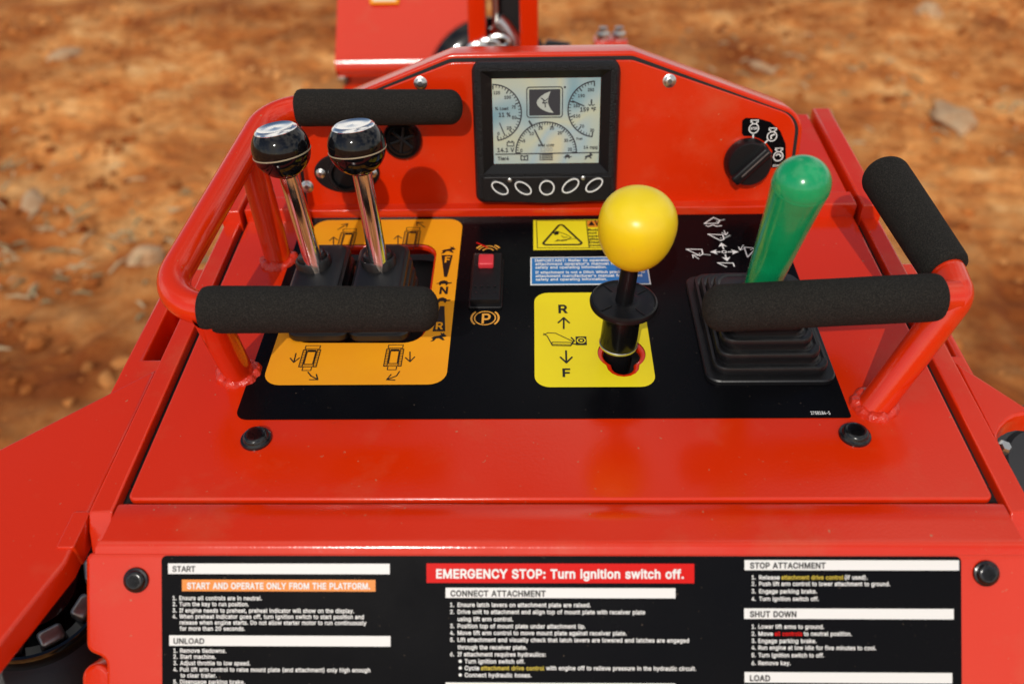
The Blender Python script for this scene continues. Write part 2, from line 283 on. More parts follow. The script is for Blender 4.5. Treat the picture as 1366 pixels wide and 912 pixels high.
# letter outlines: character, advance, then closed loops of points (400 units to the em)
GLYPHS = {}
for _l in """%270|70 113 62 114 55 116 48 119 38 128 32 141 30 148 30 172 32 179 38 192 48 201 55 204 62 206 70 207 78 206 86 204 98 197 106 186 110 172 110 148 106 134 102 128 92 119 86 116 78 114|70 131 76 132 81 134 85 138 89 149 89 171 85 182 81 186 77 188 70 189 64 188 59 186 55 182 51 171 51 149 55 138 59 134 64 132|200 -4 192 -3 185 -1 178 2 168 11 162 24 160 38 160 48 162 62 165 69 173 80 185 87 192 89 200 90 209 89 216 87 228 80 236 69 240 55 240 31 236 17 228 6 216 -1 209 -3|200 14 207 15 212 17 218 26 220 38 220 48 218 60 212 69 207 71 200 72 194 71 189 69 183 60 181 48 181 38 183 26 189 17 194 15|53 0 193 203 216 203 76 0
'82|31 127 28 203 54 203 51 127
(109|36 83 36 98 40 129 44 146 48 161 58 191 64 204 71 216 94 216 82 187 76 171 68 141 62 111 60 83 62 58 64 46 67 33 75 6 87 -23 94 -38 71 -38 60 -19 51 2 45 22 40 42 37 63
)109|15 -38 22 -22 29 -7 39 21 43 34 47 59 49 83 47 111 45 125 42 141 38 156 28 187 22 201 15 216 39 216 51 191 57 176 62 161 66 146 72 113 74 83 73 62 70 42 65 21 58 1 49 -19 39 -38
,75|15 -48 27 28 55 28 34 -48
-181|135 98 135 75 46 75 46 98
.75|38 -2 22 7 20 12 20 21 22 26 38 35 54 26 56 21 56 12 54 7
0181|91 -3 76 -1 63 3 52 10 42 19 34 31 28 45 23 62 20 81 19 102 20 122 23 141 28 158 34 172 42 184 52 194 64 201 76 205 91 206 105 205 118 201 129 194 139 184 147 172 154 158 158 141 161 122 162 102 161 81 158 62 154 45 147 31 139 19 129 10 118 3 105 -1|91 20 100 21 109 24 116 29 123 37 128 46 132 57 135 71 137 85 138 102 137 118 135 133 132 146 128 157 123 167 116 174 109 179 100 183 91 184 81 183 73 179 65 174 59 167 53 157 49 146 46 133 44 118 44 85 46 71 49 57 53 46 65 29 73 24 81 21
1181|31 0 31 22 156 22 156 0|110 203 110 0 85 0 85 179 84 179 34 143 34 171 79 203
2181|26 0 26 19 94 91 118 119 128 142 128 156 126 162 115 176 109 180 89 184 75 182 69 179 59 171 53 159 51 152 51 145 26 145 27 156 30 167 34 177 48 193 67 203 78 205 90 206 102 205 113 203 122 199 131 193 138 186 144 178 149 169 152 159 152 142 151 134 145 120 134 103 127 94 107 72 61 24 61 23 156 23 156 0
3181|87 -3 75 -2 64 0 53 4 43 9 35 15 28 23 23 32 19 42 17 53 44 53 45 46 47 40 55 30 66 24 80 20 95 20 110 24 122 32 126 37 129 43 131 50 132 58 131 65 129 72 122 84 117 89 102 97 80 99 63 99 63 120 115 179 115 181 28 181 28 203 149 203 149 184 85 111 85 116 99 116 112 114 123 110 133 105 142 98 148 89 153 79 156 69 157 58 156 47 153 36 148 26 141 18 133 11 123 5 112 1 100 -2
4181|16 42 16 63 99 203 124 203 43 66 43 65 165 65 165 42|113 0 113 127 137 127 137 0
5181|88 -3 77 -2 66 0 56 4 39 16 33 24 28 33 25 42 24 52 49 52 50 46 59 31 69 24 82 20 96 21 104 23 122 35 126 42 129 49 131 65 129 81 121 95 110 105 103 108 95 110 87 111 61 105 51 98 27 101 38 203 147 203 147 181 60 181 54 121 71 130 78 132 85 133 101 133 125 125 132 120 143 108 148 100 152 92 156 75 156 65 155 53 152 41 148 30 141 21 133 13 123 6 113 1 101 -2
6181|91 -3 78 -2 67 1 57 6 48 12 40 20 34 30 29 40 26 52 25 65 26 75 28 85 32 96 37 107 45 121 55 136 101 203 129 203 60 104 58 104 94 126 106 125 117 122 126 118 135 112 142 105 148 96 152 86 155 75 156 63 155 51 152 39 147 29 141 20 133 12 124 6 114 1 103 -2|91 19 98 20 105 22 117 29 122 34 129 47 131 63 129 79 122 91 111 101 105 104 91 106 83 106 76 104 64 97 59 92 55 86 52 79 50 63 52 48 55 41 59 34 64 29 76 22 83 20
7181|39 0 129 179 129 181 25 181 25 203 156 203 156 179 66 0
8181|91 -3 77 -2 65 1 54 5 45 10 36 17 30 25 25 34 22 43 21 54 21 63 26 78 30 85 40 96 47 101 54 104 61 106 61 107 52 110 44 116 37 123 32 132 29 142 28 152 29 162 32 171 36 180 42 187 50 194 58 199 68 203 79 205 91 206 102 205 113 203 122 199 131 194 145 180 149 171 152 162 153 152 152 142 149 132 144 123 137 116 129 110 120 107 120 106 127 104 134 101 146 91 151 85 155 78 160 63 160 54 159 43 156 34 151 25 145 17 136 10 127 5 116 1 104 -2|99 20 114 24 120 27 132 42 135 55 134 63 125 81 113 89 106 92 99 94 82 94 75 92 68 89 61 85 56 81 47 63 46 55 49 42 61 27 67 24 82 20|97 116 110 120 115 123 123 132 126 138 128 150 126 163 120 173 110 180 91 184 71 180 61 173 55 163 53 150 55 138 61 127 71 120 84 116
9181|90 206 103 205 114 202 124 198 133 191 141 183 147 174 152 163 155 151 156 139 155 129 153 119 149 108 144 96 126 67 80 0 52 0 121 99 123 99 115 88 75 79 65 81 55 86 46 92 39 99 33 108 29 118 26 129 25 141 26 153 29 164 34 175 40 184 48 191 57 198 67 202 78 205|90 184 76 182 64 174 59 169 55 163 52 156 50 141 52 125 55 118 59 112 64 107 76 100 83 98 90 97 98 98 105 100 117 107 122 112 126 118 129 125 131 140 129 156 126 163 122 169 112 178 105 182
:75|38 -2 22 7 20 12 20 21 22 26 38 35 54 26 56 21 56 12 54 7|38 108 22 117 20 122 20 131 22 136 38 145 54 136 56 131 56 122 54 117
A192|7 0 81 203 110 203 185 0 158 0 115 121 106 149 102 161 93 191 98 191 76 121 34 0|44 57 44 79 148 79 148 57
B182|24 0 24 203 110 203 121 200 132 196 140 191 147 184 152 177 156 168 158 159 159 150 159 141 155 128 143 114 126 107 126 105 139 102 151 94 161 81 164 73 166 65 167 54 166 45 164 35 160 27 154 19 147 13 138 7 127 3 114 1 99 0|50 23 98 23 112 24 124 27 132 32 138 38 141 46 142 61 140 68 137 74 133 79 122 87 115 90 108 92 50 92|50 114 95 114 109 116 115 118 121 122 132 136 134 142 134 149 133 157 130 165 125 172 118 177 108 180 96 181 50 181
C204|107 -3 90 -1 74 3 60 10 47 20 37 32 28 46 21 63 17 81 16 102 17 122 21 141 28 157 37 172 47 184 60 193 74 201 90 205 107 206 117 206 136 202 153 194 168 182 174 175 179 167 183 159 187 149 189 139 163 139 156 158 138 175 126 180 95 181 84 178 73 173 64 166 56 157 50 146 45 133 42 118 41 102 42 85 45 71 50 58 57 47 64 38 74 31 84 25 95 22 120 22 148 36 159 51 163 64 189 64 187 54 184 45 174 28 168 21 161 15 145 5 127 -1
D201|88 0 38 0 38 23 86 23 102 24 115 27 127 32 137 40 145 49 152 60 156 72 159 86 160 102 159 118 156 132 152 144 145 155 138 164 128 171 116 176 103 180 88 181 37 181 37 203 90 203 109 202 126 198 141 191 154 182 165 170 173 156 180 140 183 122 185 102 183 82 180 64 173 47 165 33 154 22 140 12 125 5 107 1|50 203 50 0 24 0 24 203
E167|24 0 24 203 149 203 149 181 50 181 50 114 142 114 142 91 50 91 50 23 150 23 150 0
F164|24 0 24 203 148 203 148 181 50 181 50 111 138 111 138 88 50 88 50 0
G208|107 -3 90 -1 74 3 60 10 47 20 36 32 28 46 21 63 17 81 16 102 17 122 21 141 28 157 36 172 47 184 60 193 74 201 89 205 106 206 116 206 127 204 145 198 154 193 161 188 168 181 180 167 184 158 190 139 163 139 161 146 147 167 132 177 120 181 113 182 106 182 94 181 83 178 73 173 64 166 56 157 50 146 45 133 42 118 41 102 42 85 45 71 50 58 57 47 64 38 74 31 84 25 95 22 107 21 119 22 129 24 138 28 146 34 153 41 158 49 163 59 165 69 166 81 174 80 113 80 113 102 191 102 191 80 190 64 186 49 180 36 172 25 162 15 151 8 137 2 123 -2
H207|24 0 24 203 50 203 50 116 157 116 157 203 183 203 183 0 157 0 157 93 50 93 50 0
I120|12 0 12 23 47 23 47 181 12 181 12 203 108 203 108 181 73 181 73 23 108 23 108 0
J159|74 -3 57 -1 43 4 30 13 21 25 15 40 13 58 13 69 39 69 39 58 40 47 43 37 49 30 56 24 64 21 74 20 84 21 92 24 99 30 104 37 108 47 109 58 109 203 135 203 135 58 133 40 127 25 118 13 105 4 91 -1
K187|42 58 42 86 46 93 56 104 85 138 145 203 179 203 92 110 91 110|24 0 24 203 50 203 50 0|149 0 75 104 91 124 179 0
L157|24 0 24 203 50 203 50 23 144 23 144 0
M251|24 0 24 203 61 203 111 75 129 20 123 20 138 68 141 75 191 203 227 203 227 0 202 0 203 183 205 183 182 116 137 0 114 0 68 116 45 183 48 183 49 0
N209|24 0 24 203 54 203 137 73 159 36 162 29 166 22 162 21 161 29 161 36 160 43 160 203 185 203 185 0 155 0 81 116 43 181 48 181 48 172 49 162 49 138 50 0
O213|107 -3 90 -1 74 3 60 10 48 20 37 32 28 46 21 63 17 81 16 102 17 122 21 141 28 157 37 172 48 184 60 193 74 201 90 205 107 206 124 205 139 201 153 193 166 184 177 172 186 157 192 141 196 122 197 102 196 81 192 63 186 46 177 32 166 20 153 10 139 3 124 -1|107 21 119 22 130 25 140 30 149 38 157 47 163 58 168 71 171 85 172 102 171 118 168 133 163 146 157 157 149 166 140 173 130 178 119 181 107 182 95 181 84 178 74 173 64 166 57 157 50 146 45 133 42 118 41 102 42 85 45 71 50 58 57 47 64 38 74 30 84 25 95 22
P178|24 0 24 203 109 203 122 200 133 195 142 189 150 181 156 172 160 162 163 151 163 127 160 116 156 106 150 97 142 89 133 83 122 78 109 75 94 74 44 74 44 97 93 97 112 99 119 102 130 112 136 124 138 139 136 154 130 166 125 171 119 175 111 178 103 180 93 181 50 181 50 0
Q213|98 64 125 64 148 34 153 26 187 -19 160 -19 138 11 132 18|107 -3 90 -1 74 3 60 10 48 20 37 32 28 46 21 63 17 81 16 102 17 122 21 141 28 157 37 172 48 184 60 193 74 201 90 205 107 206 124 205 139 201 153 193 166 184 177 172 186 157 192 141 196 122 197 102 196 81 192 63 186 46 177 32 166 20 153 10 139 3 124 -1|107 21 119 22 130 25 140 30 149 38 157 47 163 58 168 71 171 85 172 102 171 118 168 133 163 146 157 157 149 166 140 173 130 178 119 181 107 182 95 181 84 178 74 173 64 166 57 157 50 146 45 133 42 118 41 102 42 85 45 71 50 58 57 47 64 38 74 30 84 25 95 22
R180|24 0 24 203 109 203 122 200 133 195 143 189 150 182 156 173 160 163 163 153 164 141 163 129 160 118 156 109 150 100 143 93 133 87 122 83 109 80 94 79 39 79 39 102 93 102 112 104 125 110 130 115 136 126 138 133 138 149 136 156 130 167 125 172 119 176 112 179 93 181 50 181 50 0|141 0 92 92 121 92 171 0
S179|89 -4 75 -3 63 0 51 4 41 9 32 16 20 33 17 43 15 55 42 55 43 47 49 35 54 30 60 26 67 23 74 21 81 20 98 20 114 24 121 27 132 37 135 42 137 49 138 62 133 72 124 79 105 87 73 96 58 101 45 108 34 116 27 125 22 136 21 149 22 160 25 170 30 179 37 187 45 194 55 199 66 203 78 205 91 206 104 205 116 203 126 199 136 194 144 187 151 179 156 171 159 161 160 151 135 151 133 161 128 169 121 175 112 180 102 182 90 183 82 183 67 179 61 176 51 167 48 162 46 150 49 138 52 133 85 117 106 112 131 103 154 85 158 79 161 72 163 64 163 55 162 45 159 35 155 25 148 17 139 10 129 4 118 0 104 -3
T179|13 181 13 203 167 203 167 181 103 181 103 0 77 0 77 181
U207|104 -3 88 -2 74 1 62 6 51 13 41 22 34 32 28 43 25 56 24 69 24 203 50 203 50 62 56 45 61 38 67 32 75 27 93 21 114 21 132 27 140 32 146 38 151 45 154 53 156 62 157 71 157 203 183 203 183 69 182 56 178 43 173 32 166 22 156 13 145 6 133 1 119 -2
V192|82 0 7 203 34 203 77 82 86 55 90 43 94 28 99 12 94 12 103 43 107 55 116 82 158 203 185 203 111 0
W274|62 0 7 203 33 203 65 78 69 65 70 58 72 51 73 44 75 37 77 23 79 16 76 16 78 30 80 37 81 44 85 58 86 65 90 78 122 203 152 203 185 78 190 58 191 51 193 44 194 37 196 30 197 23 199 16 195 16 197 23 198 30 200 37 201 44 203 51 204 58 206 65 207 72 209 78 241 203 268 203 212 0 182 0 147 129 141 157 138 167 134 190 140 190 130 139 127 129 92 0
X190|7 0 87 114 87 95 12 203 42 203 97 117 93 117 98 127 101 131 103 136 119 160 149 203 178 203 104 96 104 115 182 0 153 0 117 52 97 82 92 92 98 92 73 52 37 0
Y189|81 0 81 83 7 203 36 203 77 138 89 117 100 92 89 92 93 102 100 117 112 138 152 203 182 203 107 83 107 0
Z175|17 0 17 19 109 154 136 190 139 182 131 181 16 181 16 203 159 203 159 185 67 51 58 39 54 32 39 13 36 22 53 22 61 23 160 23 160 0
a156|55 -3 46 -1 38 2 30 6 24 11 19 18 15 25 13 34 12 43 14 58 17 64 26 74 57 86 99 91 107 119 104 123 96 129 91 131 85 132 71 132 65 131 51 124 40 110 16 116 20 125 25 132 31 138 38 143 45 147 53 150 61 152 96 152 120 140 125 135 129 128 132 120 134 111 135 101 135 0 111 0 111 21 109 21 97 6 80 -2 72 -3|77 19 91 23 97 27 102 32 110 49 110 76 41 56 37 47 37 37
b170|92 -3 83 -3 75 -1 63 5 55 12 45 23 45 0 21 0 21 203 45 203 45 128 63 146 75 152 92 154 104 153 115 150 125 144 134 137 142 128 148 117 152 105 155 91 156 76 155 60 152 46 148 34 142 23 134 14 125 6 115 1 104 -2|88 19 97 20 105 22 112 26 118 32 123 39 129 56 131 65 131 86 129 96 123 112 118 119 112 125 105 129 97 131 88 132 79 131 71 129 64 125 54 113 50 105 47 96 45 76 47 55 50 46 54 38 59 31 65 26 72 22 79 20
c158|83 -3 70 -2 58 1 47 7 37 14 29 23 22 34 18 46 15 60 14 75 15 90 18 104 22 116 29 127 37 137 47 144 58 149 70 153 83 154 104 151 132 134 136 129 145 111 121 105 105 127 73 131 65 128 58 124 52 118 47 111 43 103 39 85 39 65 43 47 47 39 52 32 58 26 65 22 73 19 93 19 122 47 145 41 143 34 128 13 117 5 111 2 97 -2 90 -3
d170|78 -3 66 -2 55 1 45 6 36 14 28 23 22 34 17 46 15 60 14 76 15 91 17 105 22 117 28 128 36 137 45 144 55 150 66 153 78 154 95 152 107 146 124 128 124 203 149 203 149 0 125 0 125 23 115 12 95 -1 87 -3|82 19 91 20 98 22 105 26 111 31 116 38 120 46 124 65 125 76 123 96 120 105 116 113 105 125 98 129 91 131 82 132 73 131 65 129 58 125 52 119 47 112 43 104 39 86 39 65 43 47 47 39 52 32 58 26 65 22 73 20
e162|85 -3 71 -2 58 1 47 7 37 14 29 23 22 34 17 46 15 60 14 75 15 90 17 103 22 116 29 127 37 136 46 144 57 149 69 153 82 154 98 152 106 150 121 142 134 130 139 122 143 113 146 102 148 91 148 68 30 68 30 88 135 88 124 81 122 99 119 107 115 115 111 121 105 126 98 129 91 131 82 132 73 131 65 129 48 115 44 108 39 93 38 84 38 71 39 60 41 51 44 42 54 29 60 25 68 21 76 19 85 18 106 23 114 29 120 37 122 42 146 36 143 29 139 22 128 10 113 2 104 -1 95 -3
f101|91 152 91 131 3 131 3 152|32 0 32 173 33 181 35 188 38 194 43 200 54 208 61 210 97 208 91 187 78 190 71 189 66 187 62 184 59 180 57 174 57 0
g170|72 -60 54 -56 46 -53 39 -49 28 -39 20 -28 41 -16 52 -30 75 -39 83 -39 94 -38 104 -35 113 -30 119 -23 123 -14 125 -2 125 27 122 27 101 6 87 2 78 2 66 3 55 6 45 11 36 17 28 26 22 36 17 48 15 61 14 76 15 91 17 105 22 117 28 128 36 137 45 144 55 150 66 153 78 154 95 152 107 146 125 128 125 152 149 152 149 -4 148 -16 145 -27 140 -36 134 -44 126 -50 106 -58 95 -60|91 24 99 26 111 35 116 41 120 48 123 57 125 77 123 97 120 106 116 113 111 120 106 125 99 129 91 131 82 132 73 131 65 129 58 125 47 113 43 105 39 87 39 67 43 49 47 42 52 35 58 30 73 24
h164|45 91 45 0 21 0 21 203 45 203 45 115 41 115 46 128 53 138 61 145 70 150 80 153 91 154 101 153 110 151 118 147 125 142 131 136 136 128 140 119 142 108 143 96 143 0 118 0 118 94 117 105 114 114 109 122 102 127 94 131 84 132 70 130 64 127 54 119 48 107 46 99
i67|21 0 21 152 45 152 45 0|33 177 25 179 17 189 17 198 29 209 38 209 46 205 50 198 51 193 42 179
j67|21 152 45 152 45 -21 41 -36 32 -48 26 -52 19 -55 -4 -57 -4 -35 7 -34 12 -32 16 -29 19 -24 21 -12|33 177 25 179 16 193 17 198 21 205 29 209 38 209 50 198 50 189 42 179
k152|44 55 44 85 48 85 114 152 144 152 74 80 71 80|21 0 21 203 45 203 45 0|118 0 59 74 76 91 149 0
l76|45 0 36 3 30 8 25 15 22 23 21 34 21 203 45 203 45 39 54 21 68 22 72 1
m244|21 0 21 152 45 152 45 118 43 118 49 133 63 147 75 153 81 154 88 154 98 153 107 150 115 144 121 137 126 128 128 118 125 118 127 125 135 137 146 147 152 150 167 154 183 154 191 152 199 149 206 144 216 131 220 123 222 113 223 102 223 0 198 0 198 101 197 111 194 119 189 125 182 129 175 131 161 132 145 125 141 121 136 111 134 99 134 0 110 0 110 104 109 112 106 119 95 129 88 131 74 132 58 125 50 116 46 103 45 95 45 0
n164|45 91 45 0 21 0 21 152 45 152 45 115 41 115 46 128 53 138 61 145 70 150 80 153 91 154 101 153 110 151 118 147 125 142 131 136 136 128 140 119 142 108 143 96 143 0 118 0 118 94 117 105 114 114 109 122 102 127 94 131 84 132 70 130 64 127 54 119 48 107 46 99
o166|83 -3 70 -2 58 1 47 7 37 14 29 23 22 34 18 46 15 60 14 75 15 90 18 104 22 116 29 127 37 137 47 144 58 149 70 153 83 154 96 153 108 149 119 144 129 137 137 127 144 116 149 104 151 90 152 75 151 60 149 46 144 34 137 23 129 14 119 7 108 1 96 -2|92 19 101 22 108 26 114 32 119 39 123 47 126 56 128 75 126 94 123 103 119 111 114 118 108 124 101 128 92 131 83 132 73 131 65 128 58 124 52 118 47 111 43 103 39 85 39 65 43 47 47 39 52 32 58 26 65 22 73 19
p170|21 -57 21 152 45 152 45 128 63 146 75 152 92 154 104 153 115 150 125 144 134 137 142 128 148 117 152 105 155 91 156 76 155 60 152 46 148 34 142 23 134 14 125 6 115 1 104 -2 92 -3 83 -3 75 -1 55 12 45 23 45 -57|88 19 97 20 105 22 112 26 118 32 123 39 129 56 131 65 131 86 129 96 123 112 118 119 112 125 105 129 97 131 88 132 79 131 71 129 64 125 54 113 50 105 47 96 45 76 47 55 50 46 54 38 59 31 65 26 72 22 79 20
q170|149 -57 124 -57 124 23 115 12 95 -1 87 -3 78 -3 66 -2 55 1 45 6 36 14 28 23 22 34 17 46 15 60 14 76 15 91 17 105 22 117 28 128 36 137 45 144 55 150 66 153 78 154 95 152 107 146 125 128 125 152 149 152|82 19 91 20 98 22 105 26 111 31 116 38 120 46 124 65 125 76 123 96 120 105 116 113 105 125 98 129 91 131 82 132 73 131 65 129 58 125 52 119 47 112 43 104 39 86 39 65 43 47 47 39 52 32 58 26 65 22 73 20
r104|21 0 21 152 45 152 45 128 46 128 50 136 55 142 61 147 68 151 76 153 97 153 97 129 76 130 64 126 58 122 50 113 46 102 45 95 45 0
s146|63 -3 45 1 37 5 30 10 25 15 20 22 14 38 38 43 40 35 44 29 50 24 56 21 64 19 73 18 82 19 91 21 98 25 103 30 106 35 107 46 102 54 92 60 85 62 60 68 47 72 37 77 29 83 23 91 20 100 19 110 20 118 22 126 26 133 31 139 38 144 46 148 55 151 64 153 75 154 94 152 102 149 120 136 124 130 130 116 107 111 105 116 101 122 97 126 91 130 84 132 75 133 66 132 59 130 52 127 47 122 44 117 43 111 46 101 54 94 61 91 92 84 104 80 115 75 122 69 128 61 131 52 132 43 132 34 129 26 125 19 119 12 112 7 104 3 94 -1 84 -3
t91|82 152 82 131 3 131 3 152|26 188 50 188 50 39 52 28 62 20 81 21 85 1 55 -1 45 3 37 9 31 16 27 26 26 37
u164|73 -2 63 -1 54 1 46 4 39 9 33 16 28 23 24 33 22 43 21 56 21 152 45 152 45 58 47 47 50 37 55 30 62 24 70 21 80 20 94 22 105 28 110 33 116 45 118 53 118 152 143 152 143 0 119 0 119 37 123 37 118 24 111 14 103 7 94 2 84 -1
v156|65 0 7 152 34 152 66 62 75 35 77 26 80 17 82 8 74 8 76 17 79 26 81 35 84 44 86 53 90 62 122 152 149 152 91 0
w227|55 0 9 152 35 152 53 85 62 55 64 43 70 17 66 17 69 30 71 42 82 85 101 152 127 152 145 85 153 54 155 43 161 17 157 17 159 30 173 85 192 152 218 152 172 0 147 0 111 135 116 135 79 0
x151|8 0 69 87 68 68 11 152 40 152 59 122 64 115 83 82 70 82 93 122 113 152 141 152 83 67 83 86 143 0 115 0 92 34 69 73 82 73 64 41 59 34 37 0
y156|19 -55 25 -34 42 -36 58 -21 60 -14 65 -1 7 152 34 152 66 62 75 35 77 26 80 17 82 8 73 8 79 26 81 35 84 44 86 53 90 62 122 152 149 152 82 -23 71 -43 66 -48 56 -54 43 -58
z152|17 0 17 18 102 128 102 129 19 129 19 152 133 152 133 132 50 24 50 23 135 23 135 0
°126|63 113 55 114 47 116 40 119 28 129 23 136 20 143 18 151 17 159 18 167 20 175 23 182 28 189 40 199 47 202 55 204 63 205 71 204 79 202 86 199 93 194 98 189 103 182 106 175 108 167 109 159 108 151 106 143 103 136 98 129 93 124 86 119 79 116 71 114|89 159 80 179 63 185""".split('\n'):
    _h = _l[1:].split('|'); GLYPHS[_l[0]] = (int(_h[0]), [[tuple(map(int, z)) for z in zip(q.split()[0::2], q.split()[1::2])] for q in _h[1:]])
_gt = {}
def glyph(ch, wt):
    if (ch, wt) not in _gt:
        adv, loops = GLYPHS[ch]
        sg = 1 if area(max(loops, key=lambda l: abs(area(l)))) > 0 else -1
        loops = [offset(l, -wt*sg) for l in loops]
        pv, pe = [], []
        for l in loops:
            k = len(pv); pv += [Vector(q) for q in l]; pe += [(k+i, k+(i+1) % len(l)) for i in range(len(l))]
        r = delaunay_2d_cdt(pv, pe, [], 0, 1e-4)
        vs = [(v.x, v.y) for v in r[0]]; fs = []
        for t in r[2]:
            a, b, c = [vs[i] for i in t]; p = ((a[0]+b[0]+c[0])/3, (a[1]+b[1]+c[1])/3); wn = 0
            for l in loops:
                for i in range(len(l)):
                    (x1, y1), (x2, y2) = l[i-1], l[i]
                    if (y1 <= p[1]) != (y2 <= p[1]) and p[0] < (x2-x1)*(p[1]-y1)/(y2-y1)+x1: wn += 1 if y2 > y1 else -1
            if wn:
                if (b[0]-a[0])*(c[1]-a[1])-(b[1]-a[1])*(c[0]-a[0]) < 0: t = (t[0], t[2], t[1])
                fs.append(tuple(t))
        _gt[(ch, wt)] = (adv, vs, fs)
    return _gt[(ch, wt)]
def text_geo(s, bold):
    wt = bold if bold > 1 else (11 if bold else 7)
    vs, fs, x = [], [], 0
    for ch in s:
        if ch == ' ': x += 105; continue
        adv, v, f = glyph(ch, wt); adv += 8 if bold else 0; k = len(vs)
        vs += [((a+x)/400, b/400) for a, b in v]; fs += [tuple(i+k for i in t) for t in f]; x += adv
    return vs, fs
class Art:
    """flat printed marks on a frame"""
    def __init__(s, mb, fr, h): s.mb = mb; s.fr = fr; s.h = h
    def poly(s, pts, m, dh=0, holes=()): fill(s.mb, s.fr, ccw(pts), [ccw(x, False) for x in holes], s.h+dh, m)
    def ppoly(s, px, m, dh=0): s.poly(s.fr.pts(px, s.h), m, dh)
    def at(s, x, y): return s.fr.at(x, y, s.h)
    def rect(s, x0, y0, x1, y1, m, dh=0, r=0):
        ax = s.at(x0, (y0+y1)/2)[0]; bx = s.at(x1, (y0+y1)/2)[0]; xm = (x0+x1)/2
        ay = s.at(xm, y1)[1]; by = s.at(xm, y0)[1]
        p = [(ax, ay), (bx, ay), (bx, by), (ax, by)]
        s.poly(round_poly(p, r) if r else p, m, dh)
    def stroke(s, pts, wd, m, dh=0, closed=False):
        n = len(pts)
        for i in range(n if closed else n-1):
            a = Vector(pts[i]); b = Vector(pts[(i+1) % n]); d = b-a
            if d.length < 1e-9: continue
            d.normalize(); q = Vector((-d.y, d.x))*wd/2; e = d*wd*.35
            vs = [a-e+q, a-e-q, b+e-q, b+e+q]
            s.mb.add([s.fr.P(v.x, v.y, s.h+dh+i*2e-6) for v in vs], [(0, 1, 2, 3)], m)
    def pstroke(s, px, wd, m, dh=0, closed=False): s.stroke(s.fr.pts(px, s.h), wd, m, dh, closed)
    def ring(s, c, rx, ry, wd, m, dh=0, a0=0, a1=360, n=40, rot=0):
        o, i = [], []; k = n if a1-a0 < 360 else n
        for j in range(k+1):
            a = R(a0+(a1-a0)*j/k); cr, sr = math.cos(rot), math.sin(rot)
            for L, e in ((o, wd/2), (i, -wd/2)):
                x, y = math.cos(a)*(rx+e), math.sin(a)*(ry+e)
                L.append(s.fr.P(c[0]+x*cr-y*sr, c[1]+x*sr+y*cr, s.h+dh))
        s.mb.loft([o, i], m, closed=False)
    def disc(s, c, rx, ry, m, dh=0, n=24):
        s.poly([(c[0]+rx*math.cos(2*math.pi*k/n), c[1]+ry*math.sin(2*math.pi*k/n)) for k in range(n)], m, dh)
    def arrow(s, a, b, wd, m, head, dh=0, solid=False):
        A, B = Vector(s.at(*a)), Vector(s.at(*b)); d = (B-A).normalized(); q = Vector((-d.y, d.x))
        if solid:
            s.stroke([A, B-d*head*.6], wd, m, dh)
            s.poly([B, B-d*head+q*head*.6, B-d*head*.75, B-d*head-q*head*.6], m, dh+1e-5)
        else:
            s.stroke([A, B], wd, m, dh); s.stroke([B-d*head+q*head*.7, B, B-d*head-q*head*.7], wd, m, dh+1e-5)
    def text(s, t, x0, x1, y, cap, m, dh=0, bold=False):
        """x0..x1 pixel span of the words, y baseline, cap height in pixels"""
        vs, fs = text_geo(t, bold)
        if not vs: return
        a = min(v[0] for v in vs); b = max(v[0] for v in vs)
        u0, v0 = s.at(x0, y); u1, _ = s.at(x1, y); v1 = s.at(x0, y-cap)[1]
        kx = (u1-u0)/(b-a); ky = (v1-v0)/.515
        s.mb.add([s.fr.P(u0+(x-a)*kx, v0+y_*ky, s.h+dh) for x, y_ in vs], fs, m)

POS = {}
def obj(name, mb, parent=None, label=None, smooth=38, origin=None):
    me = bpy.data.meshes.new(name)
    lo = Vector((min(v[i] for v in mb.v) for i in range(3))); hi = Vector((max(v[i] for v in mb.v) for i in range(3)))
    o = Vector(origin) if origin is not None else (lo+hi)/2
    me.from_pydata([v-o for v in mb.v], [], mb.f)
    names = []
    for k in mb.m:
        if k not in names: names.append(k)
    for k in names: me.materials.append(MATS[k])
    me.polygons.foreach_set('material_index', [names.index(k) for k in mb.m])
    if smooth:
        me.polygons.foreach_set('use_smooth', [True]*len(me.polygons)); me.set_sharp_from_angle(angle=R(smooth))
    me.update(); ob = bpy.data.objects.new(name, me); COL.objects.link(ob)
    link(ob, parent, o)
    if label: ob['label'] = label
    return ob
def link(ob, parent, pos):
    POS[ob.name] = Vector(pos)
    if parent: ob.parent = parent; ob.location = Vector(pos)-POS[parent.name]
    else: ob.location = pos
def thing(name, pos, label, cat, group=None):
    o = bpy.data.objects.new(name, None); COL.objects.link(o); o.empty_display_size = .1; link(o, None, pos)
    tag(o, label, cat, group); return o
def tag(o, label, cat, group=None, kind=None):
    if label: o['label'] = label
    if cat: o['category'] = cat
    if group: o['group'] = group
    if kind: o['kind'] = kind
def clone(o, parent, pos, rot=None, label=None):
    c = o.copy(); COL.objects.link(c); link(c, parent, pos)
    if rot is not None: c.matrix_basis = Matrix.Translation(c.location) @ rot
    if label: c['label'] = label
    for ch in list(o.children):
        d = ch.copy(); COL.objects.link(d); d.parent = c
    return c

